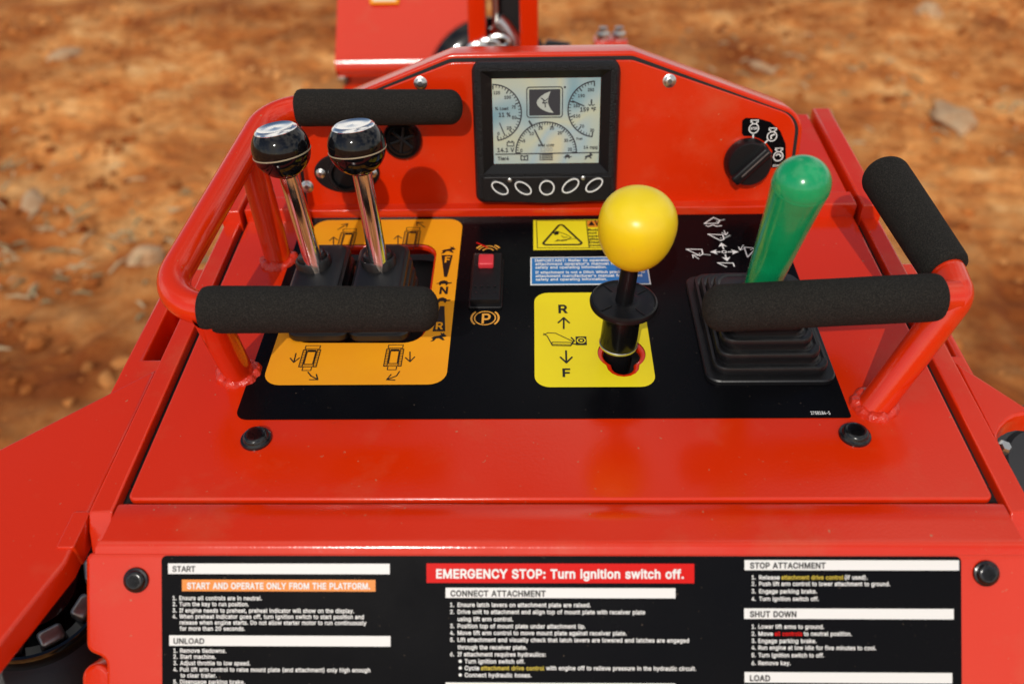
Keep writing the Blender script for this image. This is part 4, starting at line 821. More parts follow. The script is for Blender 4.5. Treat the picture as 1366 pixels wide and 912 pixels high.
f0 = T.W(319, 498); f1 = T.W(279, 420, HH); mb.tube([f0-(f1-f0)*.05, f1], HR, 'red_paint', 24, True, False)
r0 = T.W(372, 347); r1 = c1+(c2-c1)*.235; mb.tube([r0-(r1-r0)*.05, r1], HR, 'red_paint', 24, True, False)
HL = obj('handrail', mb, LD, label='left looped red tube handrail with two foam grips across the console')
mb = MB(); foam(mb, a1, T.W(617, 143, HB), FR_*.97, FR_*.9, True); obj('foam_grip', mb, HL)
mb = MB(); foam(mb, b0, T.W(585, 412, HH), FR_*1.0, FR_*.94, True); obj('foam_grip', mb, HL)
for p, s_ in ((f0, 1.3), (r0, 5.1)):
    mb = MB(); weld(mb, p, T.n, HR, s_); obj('weld_bead', mb, HL)
J = T.W(1277, 395, HH); far = T.W(1181, 236, .120); MJ = T.W(1266, 366, HH+.003); pb = T.W(1166, 541)
mb = MB(); mb.tube(fillet3([far, MJ, J, pb+(pb-J)*.05], [.016, .012], 10), HR, 'red_paint', 24)
gb = T.W(938, 412, HH); ga = J+(gb-J)*.068
mb.tube([J+(ga-J)*.05, gb+(ga-gb)*.05], HR, 'red_paint', 24)
HRt = obj('handrail', mb, LD, label='right red tube handrail with a cross grip and a side grip')
mb = MB(); foam(mb, ga, gb, FR_, FR_*.97, True); obj('foam_grip', mb, HRt)
d = (MJ-far).normalized()
mb = MB(); foam(mb, MJ-d*.004, far-d*.014, FR_*1.02, FR_*1.08, True); obj('foam_grip', mb, HRt)
mb = MB(); weld(mb, pb, T.n, HR, 9.3); obj('weld_bead', mb, HRt)

# ------------------------------------------------------------------ twin control levers
def sq_ring(fr, c, hu, hv, r, h, n=5, sh=(0, 0)):
    return [fr.P(c[0]+sh[0]+a, c[1]+sh[1]+b, h) for a, b in round_poly([(-hu, -hv), (hu, -hv), (hu, hv), (-hu, hv)], r, n)]
lever0 = None
for (kx, ky), (bx, by), cxp in (((375, 199), (418, 348), 426), ((476, 195), (505, 347), 506)):
    kp = pix(kx, ky, .772); bp = T.W(bx, by, .055)
    ax = (kp-bp).normalized(); RK = .0256
    mb = MB(); mb.tube([bp-ax*.02, bp+ax*.02, kp-ax*.012], [.0088, .0088, .0086], 'chrome', 28)
    lv = obj('control_lever', mb, LD, origin=bp)
    prof = []
    for k in range(27):
        th = -math.pi*.5+.36+k/26*(math.pi/2-.36+.76)
        t_ = RK*math.sin(th)*1.0; r_ = RK*math.cos(th); prof.append((r_, t_))
    mb = MB(); mb.lathe(kp, ax, [(.0085, prof[0][1]-.001)]+prof, 'black_gloss', 48)
    zt = -RK*.10; rr = math.sqrt(RK*RK-zt*zt)
    mb.lathe(kp, ax, [(rr-.0006, zt-.0009), (rr+.0003, zt-.0005), (rr+.0003, zt+.0005), (rr-.0006, zt+.0009)], 'tan_line', 48)
    obj('ball_knob', mb, lv)
    top = prof[-1]
    mb = MB(); mb.lathe(kp, ax, [(top[0]+.0002, top[1]-.0012), (top[0]+.0004, top[1]), (top[0]-.0004, top[1]+.0012), (top[0]*.86, top[1]+.0024), (top[0]*.78, top[1]+.0018), (top[0]*.55, top[1]+.0012), (top[0]*.25, top[1]+.0016), (0, top[1]+.002)], 'bright_cap', 48)
    obj('knob_cap', mb, lv)
    # bellows boot
    mb = MB(); cu = T.at(cxp, 455)[0]; cb = (cu, T.at(cxp, 454, .004)[1]+.0485)
    cc = T.at(bx, by, .05)
    rs = []; nb = 4
    for k in range(nb):
        f = k/(nb-1); hu = .0285-.0048*f; hv = .0475-.0055*f; h = .002+.0115*k
        sh = ((cc[0]-cu)*f*.2, .006*f)
        for dh, e in ((0, 0), (.002, .0008), (.0068, .0004), (.0085, -.0018), (.0098, -.0024)):
            rs.append(sq_ring(T, cb, hu+e, hv+e, .010, h+dh, 5, sh))
    hT = .002+.0115*(nb-1)+.0098
    rs.append(sq_ring(T, cb, hu-.005, hv-.005, .008, hT+.001, 5, sh))
    mb.loft(rs, 'rubber', True, True)
    cn = T.P(cc[0], cc[1], hT+.002)
    mb.lathe(cn, ax, [(.0172, -.008), (.0168, .004), (.0158, .0055), (.0150, .0055), (.0138, .0048), (.0132, .0085), (.0112, .0100), (.0088, .0095)], 'rubber', 32)
    obj('rubber_boot', mb, lv)

# ------------------------------------------------------------------ yellow attachment lever
tb = T.W(825, 456, .018); dk = T.W(832, 404, .062); kc3 = pix(849, 308, .70)
ax1 = (dk-tb).normalized(); ax2 = (kc3-dk).normalized()
mb = MB(); mb.tube([dk-ax2*.01, dk+ax2*.02, kc3-ax2*.01], [.0080, .0076, .0072], 'black_plastic', 24)
mb.tube([T.W(823, 490, -.024), tb, dk], [.0115, .0115, .009], 'black_plastic', 24)
YL = obj('drive_lever', mb, LD, label='attachment drive lever with a yellow knob and black guard disc')
mb = MB(); Lk = .0345; prof = []
for k in range(33):
    th = -math.pi/2+math.pi*k/32; s_ = math.sin(th); c_ = math.cos(th)
    pw = (abs(c_)**.82); prof.append((max(0, .0312*pw*(1+.15*s_)*.985), Lk*(abs(s_)**.92)*(1 if s_ > 0 else -1)))
prof[0] = (.0075, prof[1][1]-.001)
mb.lathe(kc3, ax2, prof, 'yellow_plastic', 48); obj('ball_knob', mb, YL, smooth=80)
mb = MB(); mb.lathe(dk, ax1, [(.020, -.004), (.027, -.0035), (.0292, -.0015), (.0296, .001), (.0288, .0035), (.0272, .0042), (.0262, .0028), (.016, .0026), (.012, .0040), (.0095, .0042)], 'black_plastic', 48)
for k in range(4):
    a_ = R(38+90*k); x_ = T.u*math.cos(a_)+T.v*math.sin(a_); x_ = (x_-ax1*x_.dot(ax1)).normalized()
    mb.tube([dk+ax1*.0028+x_*.012, dk+ax1*.0030+x_*.026], .0007, 'black_plastic', 6)
obj('guard_disc', mb, YL)
mb = MB(); lo_ = tb-ax1*.002; Ls = (dk-lo_).length-.003
mb.lathe(lo_, ax1, [(.0140, 0), (.0166, 0), (.0166, .003), (.0163, Ls*.5), (.0156, Ls)], 'black_tube', 40)
mb.lathe(lo_, ax1, [(.0150, -.0006), (.0171, -.0004), (.0172, .0014), (.0167, .0018)], 'zinc', 40); obj('sleeve', mb, YL)

# ------------------------------------------------------------------ joystick
jt = pix(1069, 245, .648); jb = T.W(1008, 400, .060); ax = (jt-jb).normalized(); L = (jt-jb).length
mb = MB(); prof = [(.0118, -.006), (.0130, .0), (.0148, .03), (.0168, .07), (.0192, .11), (.0212, L-.004)]
for k in range(13):
    th = k/12*math.pi/2; prof.append((.0213*math.cos(th)+.0001, L+.0205*math.sin(th)))
mb.lathe(jb, ax, [(r_, t_) for r_, t_ in prof if t_ <= L-.003 or t_ >= L], 'green_plastic', 48)
mb.lathe(jb, ax, [(.02125, L-.0024), (.02155, L-.0020), (.02155, L-.0014), (.0213, L-.0010)], 'green_plastic', 48)
JS = obj('joystick', mb, LD, label='joystick with a tall rounded green grip', origin=jb, smooth=50)
mb = MB(); cu0 = T.at(943, 515)[0]; cu1 = T.at(1117, 514)[0]; cu = (cu0+cu1)/2; hu0 = (cu1-cu0)/2
vf = T.at(1030, 514)[1]; vk = T.at(1030, 366, .006)[1]; hv0 = (vk-vf)/2; cb = (cu, vf+hv0); cc = T.at(1006, 402, .05); rs = []
rs.append(sq_ring(T, cb, hu0, hv0, .012, .0005)); rs.append(sq_ring(T, cb, hu0, hv0, .012, .004)); rs.append(sq_ring(T, cb, hu0-.001, hv0-.001, .012, .0052))
nb = 4
for k in range(nb):
    f = k/(nb-1); hu = hu0-.006-.0155*f; hv = hv0-.007-.030*f; h = .005+.0105*k; sh = ((cc[0]-cu)*f*.5, (cc[1]-cb[1])*f*.5)
    for dh, e in ((0, -.0005), (.003, 0), (.0066, .0), (.0082, -.0008), (.0086, -.003), (.0074, -.0048), (.0078, -.0060)):
        rs.append(sq_ring(T, cb, hu+e, hv+e, .012, h+dh, 5, sh))
hT = h+.0092
rs.append(sq_ring(T, cb, hu-.012, hv-.014, .012, hT, 5, sh)); rs.append(sq_ring(T, cb, hu-.014, hv-.016, .011, hT, 5, sh))
mb.loft(rs, 'rubber', True, True)
mb.lathe(T.P(cc[0], cc[1], hT-.003), ax, [(.024, -.002), (.0235, .006), (.0215, .010), (.0190, .011), (.0185, .016), (.0165, .018), (.0145, .017)], 'rubber', 32)
obj('rubber_boot', mb, JS)

# ------------------------------------------------------------------ parking brake rocker
mb = MB(); ru0, ru1 = T.at(629, 395)[0], T.at(668, 395)[0]; rv0, rv1 = T.at(648, 404, .006)[1], T.at(648, 341, .008)[1]
plate(mb, T, round_poly([(ru0-.002, rv0-.003), (ru1+.002, rv0-.003), (ru1+.002, rv1+.002), (ru0-.002, rv1+.002)], .002), [], .003, .0004, 'black_plastic', .001)
RS = obj('rocker_switch', mb, LD)
mb = MB(); rm = (rv0+rv1)/2; secs = []
for v_, h_ in ((rv0, .0030), (rv0, .0100), (rv0+.004, .0105), (rm, .0085), (rv1-.004, .0120), (rv1, .0110), (rv1, .0030)): secs.append((v_, h_))
sl_ = [[T.P(u_, a_, b_) for a_, b_ in secs] for u_ in (ru0, ru0+.0008, ru1-.0008, ru1)]
sl_[0] = [p - T.n*.0006 for p in sl_[0]]; sl_[3] = [p - T.n*.0006 for p in sl_[3]]
mb.loft(sl_, 'black_plastic', False, False, False)
for e_ in (0, 3): mb.add(sl_[e_], [tuple(range(7)) if e_ else tuple(reversed(range(7)))], 'black_plastic')
for j in range(2):
    for k in range(4):
        p = T.W(634+k*8.7, 382+j*8.7, .0098); mb.lathe(p-T.n*.0005, T.n, [(.0014, 0), (.0013, .0012), (.0007, .0016)], 'black_plastic', 10)
obj('rocker', mb, RS, smooth=25)
mb = MB(); c_ = T.P(*T.at(648.5, 348, .013), .0125); mb.box(c_, (T.u, T.v, T.n), (.0077, .0086, .0035), 'red_plastic', .0015)
obj('lock_tab', mb, RS, label='red sliding lock tab')

# ------------------------------------------------------------------ instrument housing
oc = I.at(727, 70)[0]
io = [(.5*(I.at(1062, 250)[0]-I.at(392, 250)[0])), 0]
HWI = io[0]; uc = .5*(I.at(1062, 250)[0]+I.at(392, 250)[0])
vT = I.at(727, 70)[1]; vC = I.at(1062, 172)[1]; vM = I.at(1040, 147)[1]
xT0 = I.at(600, 70)[0]; xT1 = I.at(845, 70)[0]; xr = I.at(1066, 210)[0]; xl = 2*uc-xr+.004
outl = [(xl, -.004), (xr, -.004), (xr, vM-.004), (xT1, vT), (xT0, vT), (xl, vM-.004)]
outr = round_poly(outl, [.001, .001, .030, .028, .028, .030], 8)
mb = MB(); plate(mb, I, outr, [], 0, -.045, 'red_paint', .0025)
IH = obj('instrument_housing', mb, LD)
inn = offset(ccw(outr), .0062)
mb = MB(); plate(mb, I, offset(ccw(outr), .0045), [], .0012, -.001, 'gasket', .0004); obj('gasket', mb, IH)
vi0 = I.at(727, 276)[1]
il = [(xl+.0085, vi0), (xr-.0085, vi0), (xr-.0085, vM-.0065), (xT1-.001, vT-.0085), (xT0+.001, vT-.0085), (xl+.0085, vM-.0065)]
mb = MB(); plate(mb, I, round_poly(il, [.001, .001, .024, .022, .022, .024], 8), [], .0030, 0, 'red_paint', .0012)
IP = obj('instrument_panel', mb, LD)
IF = Frame(I.P(0, 0, .003), I.u, I.v)
def torx(fr, c, r):
    mb = MB(); o = fr.P(*c)
    mb.lathe(o, fr.n, [(r*1.25, 0), (r*1.25, r*.12), (r*.98, r*.2), (r*.96, r*.5), (r*.75, r*.68), (r*.42, r*.72)], 'zinc', 24)
    mb.lathe(o, fr.n, [(r*.42, r*.72), (r*.38, r*.25), (0, r*.25)], 'steel_dark', 6); return mb
s0 = obj('screw', torx(IF, IF.at(561, 111), .0056), IP)
for p in ((893, 108), (410, 249)): clone(s0, IP, IF.W(*p)+(POS[s0.name]-IF.W(561, 111)))
# --- round plug and socket on the left
mb = MB(); c_ = IF.W(537, 186); 
mb.lathe(c_, IF.n, [(.0212, 0), (.0212, .004), (.0198, .0062), (.0180, .0062), (.0172, .0035), (.0162, .0035), (.0158, .0055), (.0142, .0055), (.0136, .0022), (0, .0022)], 'black_gloss', 40)
for k in range(3):
    a_ = R(20+60*k); x_ = IF.u*math.cos(a_)+IF.v*math.sin(a_); mb.tube([c_-x_*.0138+IF.n*.003, c_+x_*.0138+IF.n*.003], .0016, 'black_plastic', 6)
obj('vent_plug', mb, LD)
mb = MB(); c_ = IF.at(463, 230); fl = [(.036*math.cos(R(a))*(1 if abs(math.cos(R(a))) < .99 else 1), .0225*math.sin(R(a))) for a in range(0, 360, 9)]
plate(mb, IF, [(c_[0]+x_, c_[1]+y_) for x_, y_ in fl], [], .003, 0, 'black_plastic', .001)
o_ = IF.P(*c_); mb.lathe(o_, IF.n, [(.0200, .003), (.0195, .010), (.0180, .013), (.0150, .013), (.0142, .006), (0, .006)], 'black_plastic', 36)
SK = obj('power_socket', mb, LD)
for sx in (-1, 1):
    mb = torx(Frame(IF.P(c_[0]+sx*.0285, c_[1], .003), IF.u, IF.v), (0, 0), .0042); obj('screw', mb, SK)

# --- ignition switch and its decal
mb = MB(); A = Art(mb, IF, .0005)
op = [(990, 161), (994.7, 157.5), (1011, 158), (1028, 163), (1041, 175), (1048, 192), (1048.5, 205), (1048.5, 224), (1029, 224), (1030, 201), (1022.7, 191), (1013, 185), (1004, 182), (992, 181.5), (989.5, 178)]
A.ppoly(op, 'dk_black')
for (x_, y_), k in (((1005.5, 171.5), 0), ((1029.7, 182), 1), ((1038, 208.5), 2)):
    c_ = A.at(x_, y_); A.ring(c_, .0050, .0050, .0011, W_, L1)
    A.stroke([(c_[0]-.0022, c_[1]+.0046), (c_[0]-.0022, c_[1]+.0068), (c_[0]-.0038, c_[1]+.0068), (c_[0]-.0038, c_[1]+.0088), (c_[0]+.0038, c_[1]+.0088), (c_[0]+.0038, c_[1]+.0068), (c_[0]+.0022, c_[1]+.0068), (c_[0]+.0022, c_[1]+.0046)], .0009, W_, L1)
    if k == 0: A.text('STOP', x_-4.6, x_+4.6, y_+1.6, 3.2, W_, L1, True)
    if k == 1: A.stroke([(c_[0]+.0022, c_[1]+.0022), (c_[0]-.0012, c_[1]+.0006), (c_[0]-.0006, c_[1]-.0024)], .0015, W_, L1)
    if k == 2: A.ring(c_, .0026, .0022, .0011, W_, L1, 10, 170, 12); A.poly([(c_[0]+.0036, c_[1]+.0010), (c_[0]+.0012, c_[1]+.0004), (c_[0]+.0030, c_[1]-.0014)], W_, L1)
A.pstroke([(1004.5, 180), (1004.7, 184)], .0016, W_, L1); A.pstroke([(1020.5, 190.5), (1023, 188)], .0016, W_, L1)
A.text('START', 1030.5, 1043, 222.3, 2.6, W_, L1, True)
obj('switch_decal', mb, IP, smooth=0)
mb = MB(); kb = IF.W(996, 214); kd = (IF.n-IF.v*.0).normalized()
mb.lathe(kb, kd, [(.0245, 0), (.0252, .002), (.0252, .007), (.0240, .010), (.0232, .016), (.0220, .0175), (0, .0175)], 'black_plastic', 40)
dv = (IF.u*.70+IF.v*.71).normalized(); qv = IF.n.cross(dv)
mb.box(kb+IF.n*.0195, (dv, qv, IF.n), (.0240, .0056, .0075), 'black_plastic', .0025)
mb.box(kb+IF.n*.0272+dv*.004, (dv, qv, IF.n), (.0185, .0006, .0007), 'steel_dark', 0)
obj('ignition_switch', mb, LD)

# ------------------------------------------------------------------ display
mu0 = .5*(I.at(626, 95, .02)[0]+I.at(637, 265, .02)[0]); mu1 = .5*(I.at(826, 95, .02)[0]+I.at(824, 262, .02)[0])
mv0 = I.at(730, 272, .02)[1]; mv1 = I.at(726, 83, .02)[1]
su0 = .5*(I.at(655, 112, .012)[0]+I.at(660, 216, .012)[0]); su1 = I.at(800, 160, .012)[0]; sv0 = I.at(730, 218, .012)[1]; sv1 = I.at(727, 104.5, .012)[1]
MF = Frame(I.P(0, 0, .003), I.u, I.v)
mb = MB()
rec = [(su0-.011, sv0-.009), (su1+.010, sv0-.009), (su1+.010, sv1+.009), (su0-.011, sv1+.009)]
outm = round_poly([(mu0, mv0), (mu1, mv0), (mu1, mv1), (mu0, mv1)], .010, 8)
# bezel: outer shell with recess to the screen
lo_ = ccw(outm); rings = []
for o_, h_ in ((0, 0), (0, .011), (.001, .0135), (.003, .0160), (.0055, .0170)): rings.append([MF.P(*q, h_) for q in (offset(lo_, o_) if o_ else lo_)])
mb.loft(rings, 'grain_plastic')
fill(mb, MF, offset(lo_, .0055), [ccw(rec, False)], .0170, 'grain_plastic')
inner = [(su0-.0005, sv0-.0005), (su1+.0005, sv0-.0005), (su1+.0005, sv1+.0005), (su0-.0005, sv1+.0005)]
mb.loft([[MF.P(*q, .0170) for q in rec], [MF.P(*q, .0165) for q in rec], [MF.P(*q, .0088) for q in inner]], 'black_plastic')
DP = obj('display', mb, LD, label='square monitor with a textured black bezel and a row of five buttons', smooth=30)
# button strip
sb0 = I.at(636, 267, .02); 
mb = MB(); bu0, bu1 = su0-.013, su1+.0135; bv0, bv1 = mv0+.004, sv0-.012
plate(mb, MF, round_poly([(bu0, bv0), (bu0+(bu1-bu0)*.5, bv0-.003), (bu1, bv0), (bu1, bv1), (bu0, bv1)], .004), [], .0182, .0165, 'black_plastic', .0008)
obj('button_strip', mb, DP)
BF = Frame(MF.P(0, 0, .0182), MF.u, MF.v)
for px, py, rx, ry, rot in ((667, 250.5, .0098, .0055, -34), (698, 250.5, .0098, .0055, -34), (729.5, 250, .0078, .0078, 0), (761, 247.5, .0102, .0058, 38), (792.5, 246.5, .0102, .0056, 36)):
    c_ = BF.at(px, py); cr, sr = math.cos(R(rot)), math.sin(R(rot)); mb = MB(); rings = []
    for k_, h_ in ((1.25, 0), (1.22, .0010), (1.1, .0014), (.9, .0010), (.5, .0004), (.02, .0003)):
        rings.append([BF.P(c_[0]+math.cos(a)*rx*k_*cr-math.sin(a)*ry*k_*sr, c_[1]+math.cos(a)*rx*k_*sr+math.sin(a)*ry*k_*cr, h_) for a in [2*math.pi*j/32 for j in range(32)]])
    mb.loft(rings, 'black_plastic', False, True)
    Art(mb, BF, .0017).ring(c_, rx*.98, ry*.98, .0014, W_, rot=R(rot)); obj('button', mb, DP)
for px, py in ((680, 240.5), (778, 237.5)):
    mb = MB(); mb.lathe(BF.W(px, py), BF.n, [(.0024, 0), (.0022, .0008), (.0012, .0012), (0, .0013)], 'zinc', 14); obj('indicator_light', mb, DP)
# screen print
SF = Frame(MF.P(0, 0, .0088), MF.u, MF.v)
mb = MB(); A = Art(mb, SF, 0.)
A.poly([(su0, sv0), (su1, sv0), (su1, sv1), (su0, sv1)], 'lcd')
A.h = .0003; K2 = 'lcd_ink'; G2 = 'lcd_grey'
sc_ = (A.at(729, 160)[0]-A.at(728, 160)[0])
def gauge(cx, cy, r, a0, a1, nt_, maj, lw=.0013, clip=None):
    c_ = A.at(cx, cy); A.ring(c_, r*sc_, r*sc_, lw, K2, 0, a0, a1, 48)
    for k in range(nt_+1):
        a = R(a0+(a1-a0)*k/nt_); l_ = .0046 if k % maj == 0 else .0027
        d_ = Vector((math.cos(a), math.sin(a))); C_ = Vector(c_)
        A.stroke([C_+d_*(r*sc_), C_+d_*(r*sc_-l_)], .0012 if k % maj == 0 else .0008, K2, .0001)
gauge(658.5, 151, 37, -82, 90, 25, 5); gauge(794.5, 146, 36.5, 94, 264, 25, 5); gauge(728.5, 203.5, 41, 0, 180, 35, 5)
for a, b, wd in (((666.5, 164.5), (673.5, 181), .0011), ((713, 173.5), (724, 195), .0015), ((706, 162), (710, 168), .0020), ((764, 135), (779, 141.5), .0013), ((661, 206), (799.5, 203.5), .0012)): A.pstroke([a, b], wd, K2, .0001)
for t_, a, b, y, c_ in (('125', 658.5, 667, 126, 4), ('100', 672.8, 681.5, 132, 4), ('75', 682.7, 688, 145, 4), ('50', 683, 689, 159, 4), ('25', 676, 682.5, 173, 4), ('0', 663.5, 666.5, 180.5, 4),
        ('% Load', 660.5, 678, 147, 3.8), ('11 %', 665.5, 681, 156, 5.4), ('14.1 V', 663.5, 686, 203, 5.4), ('Tier4', 664, 679, 214, 4.6),
        ('0', 694, 697, 203, 4), ('5', 698, 700.6, 190, 4), ('10', 706.5, 712, 180.5, 4), ('15', 718, 724, 173, 4), ('20', 733.5, 739, 173, 4), ('25', 744, 749.5, 179.5, 4), ('30', 752.5, 757.8, 189.5, 4), ('35', 757.5, 763, 201.5, 4),
        ('RPM x100', 718, 739, 195.5, 3), ('250', 784, 792.5, 122, 4), ('190', 771, 780, 130, 4), ('150', 765, 773.5, 143.3, 4), ('110', 765, 774, 157, 4), ('70', 773.5, 779, 170.5, 4), ('30', 787, 792.5, 176, 4),
        ('159 °F', 774, 795, 149, 5.4), ('Fuel', 769, 777, 186.5, 2.8), ('14 mpg', 778.5, 797, 198.5, 3.8)):
    A.text(t_, a, b, y, c_, K2, .0001, True)
A.text('1200', 720.5, 737, 202.5, 5.6, G2, .0001)
A.pstroke([(676.5, 190), (685.5, 190), (685.5, 195), (676.5, 195)], .0009, K2, .0001, True); A.pstroke([(678, 188.6), (679.5, 188.6)], .001, K2, .0001); A.pstroke([(682.5, 188.6), (684, 188.6)], .001, K2, .0001)
def rr(x0, y0, x1, y1, r): 
    a, b = A.at(x0, y1), A.at(x1, y0); return round_poly([(a[0], a[1]), (b[0], a[1]), (b[0], b[1]), (a[0], b[1])], r)
A.stroke(rr(703, 116, 750.5, 157, .003), .0010, K2, .0001, True); A.poly(rr(706, 119, 747.5, 154.5, .0008), K2, .0001)
A.ppoly([(734.5, 121.8), (727, 124.8), (721, 129), (717, 133.5), (715.8, 137.5), (717.5, 141.5), (721.5, 145.2), (727.5, 148.4), (733, 150.2), (738.7, 150.6), (735.5, 147), (733, 142.6), (731.3, 138.5), (731, 134.5), (731.7, 129.5)], 'lcd_pale', .0003)
A.pstroke([(722, 131), (726, 134), (724, 137.5), (730, 137)], .0012, K2, .0005); A.pstroke([(727, 135), (731, 131.5)], .0009, K2, .0005); A.pstroke([(727, 137), (727.5, 143)], .001, K2, .0005)
A.disc(A.at(753.5, 116.5), .0012, .0012, K2, .0001, 10)
A.pstroke([(695, 207.5), (695, 213.5), (704, 213.5), (704, 207.5), (699.5, 209), (695, 207.5)], .0011, K2, .0001); A.pstroke([(699.5, 208.5), (699.5, 213)], .001, K2, .0002)
for y in (206.3, 208.6, 210.9, 213.2): A.pstroke([(723, y), (737, y-.2)], .0011, K2, .0001); A.pstroke([(720.2, y), (721.2, y)], .0011, K2, .0001)
turtle(757, 209, .0042, K2, .0001); rabbit(785, 209, .0042, K2, .0001)
A.pstroke([(789, 133.5), (789, 138)], .0016, K2, .0001); A.pstroke([(785, 139.5), (787, 141), (789, 139.5), (791, 141), (793, 139.5)], .0009, K2, .0001)
obj('screen', mb, DP, smooth=0, label='pale grey green LCD gauge screen')

# ------------------------------------------------------------------ fenders, brackets, tracks
def fender(sx):
    hh = -.004; gx = HWP+.0275
    mb = MB()
    far_v = T.at(185, 487)[1]; out_v = T.at(0, 592)[1]; ou = -T.at(0, 592)[0]
    slope = (out_v-far_v)/(ou-gx)
    e = gx+.55; bi = T.at(110, 745)[1]; bo = T.at(0, 850)[1]; bu = -T.at(0, 850)[0]; s2 = (bo-bi)/(bu-gx)
    if sx < 0:
        p = [(-gx, bi), (-gx, far_v), (-gx-.20, far_v+slope*.20), (-gx-.20, bi+s2*.20)]
        plate(mb, T, p, [], hh, hh-.02, 'red_paint', .003)
        plate(mb, T, round_poly([(-gx+.0015, vr-.030), (-gx-.012, vr-.030), (-gx-.012, vr+.004), (-gx+.0015, vr+.004)], .002), [], hh+.0015, hh-.02, 'red_paint', .001)
    else:
        fv = T.at(1292, 480)[1]; gu = T.at(1366, 540); gx2 = T.at(1292, 480)[0]; s1 = (gu[1]-fv)/(gu[0]-gx2)
        p = [(gx, fv+.004)]+T.pts([(1366, 540), (1396, 563), (1380, 553), (1366, 552), (1355, 554.5), (1345, 560), (1336, 569), (1331, 579), (1333, 590)], hh)+[(gx, T.at(1340, 610)[1])]
        p = [q if q[0] >= gx else (gx+.001, q[1]) for q in p]
        plate(mb, T, p, [], hh, hh-.02, 'red_paint', .003)
    return obj('fender', mb, LD)
fender(-1); fender(1)
# upright lift-arm bracket on each side (a plate with a rectangular opening)
for sx in (-1, 1):
    mb = MB(); gx = HWP+.0285; u_ = lambda a: sx*(gx+(a-gx)*(1 if sx < 0 else .5))
    v0 = T.at(172, 500)[1]; v1 = T.at(240, 388)[1]+.06
    va, vb_ = T.at(215, 462)[1], T.at(240, 408)[1]+.03
    plate(mb, T, [(u_(gx), v0-.02), (u_(gx+.040), v0-.02), (u_(gx+.040), v1), (u_(gx), v1)], [[(u_(gx+.008), va), (u_(gx+.024), va), (u_(gx+.024), vb_), (u_(gx+.008), vb_)]], -.016, -.06, 'red_paint', .003)
    obj('lift_bracket', mb, LD)
    mb = MB(); plate(mb, T, [(u_(gx+.004), va-.01), (u_(gx+.034), va-.01), (u_(gx+.034), vb_+.01), (u_(gx+.004), vb_+.01)], [], -.062, -.066, 'cavity', .001); obj('bracket_liner', mb, LD)
# drive hubs seen under the fenders
def hub(c, ax, r, xd, rot=0):
    mb = MB(); c = Vector(c); ax = Vector(ax).normalized()
    mb.lathe(c, ax, [(r*.2, -.05), (r*1.0, -.05), (r*1.03, -.02), (r*1.0, .0), (r*.97, .006), (r*.93, .004), (r*.90, -.012), (r*.62, -.020), (r*.58, -.004), (r*.3, .0), (0, .0)], 'black_gloss', 64)
    mb.lathe(c, ax, [(r*1.06, -.03), (r*1.5, -.05), (r*1.55, -.07), (r*1.5, -.16)], 'rubber', 48)
    h_ = obj('drive_hub', mb, LD)
    x = (Vector(xd)-ax*ax.dot(Vector(xd))).normalized(); y = ax.cross(x)
    for k in range(10):
        a = 2*math.pi*k/10+rot; d_ = x*math.cos(a)+y*math.sin(a); q_ = ax.cross(d_)
        m_ = MB(); m_.box(c+d_*r*.77-ax*.008, (d_, q_, ax), (r*.11, r*.15, .012), 'steel_dark', .004); obj('lug', m_, h_)
    return h_
toCam = (CAMPOS-pix(45, 760, 1.0)).normalized()
hub(pix(35, 775, .84), (toCam+Z*.5).normalized(), .075, X, .3)
mb = MB(); hc = pix(1396, 632, .90); ha = (toCam+Z*.5+X*-.2).normalized()
mb.lathe(hc, ha, [(.02, -.05), (.078, -.05), (.080, -.02), (.078, .0), (.074, .005), (.064, .006), (.060, .001), (.050, .0), (.046, .006), (.02, .008), (0, .008)], 'cover_grey', 64); EC = obj('engine_cover', mb, LD)
mb = MB(); mb.lathe(pix(1338, 597, .884), ha, [(.0075, -.01), (.0075, .003), (.005, .006), (0, .006)], 'zinc', 6); obj('cover_bolt', mb, EC)
# rubber track loops down on the ground
for sx in (-1, 1):
    mb = MB(); xo = sx*.36; ys, zs = [], []
    path = fillet3([(xo, 1.32, .42), (xo, 1.50, .12), (xo, .30, .12), (xo, .30, .46), (xo, 1.32, .42), (xo, 1.50, .12)], .10, 8)
    loop = [Vector((xo, .36+.0, .25))]; ring1 = []
    pts = round_poly([(.34, .03), (1.42, .03), (1.30, .46), (.46, .46)], .13, 10)
    def tr(off, xw): return [Vector((xo+xw, a, b)) for a, b in offset(ccw(pts), -off)]
    mb.loft([tr(0, -.075), tr(.03, -.075), tr(.03, .075), tr(0, .075), tr(0, -.075)], 'rubber')
    P_ = offset(ccw(pts), -.03)
    tot = 0
    for i in range(len(P_)):
        a = Vector(P_[i-1]); b = Vector(P_[i]); l_ = (b-a).length
        if l_ < 1e-6: continue
        d_ = (b-a)/l_; t_ = -tot % .07
        while t_ < l_:
            q = a+d_*t_; D = Vector((0, d_.x, d_.y)); mb.box(Vector((xo, q.x, q.y)), (X, D, X.cross(D)), (.072, .012, .012), 'rubber'); t_ += .07
        tot += l_
    obj('rubber_track', mb, LD)
# rounded red lever end low on the left
mb = MB(); c_ = pix(128, 925, .66); FB = Frame(c_, X, UPV)
plate(mb, FB, round_poly([(-.011, -.09), (.011, -.09), (.011, .022), (-.011, .022)], [.002, .002, .0108, .0108], 8), [], .0, -.018, 'red_paint', .003); obj('pedal_arm', mb, LD)

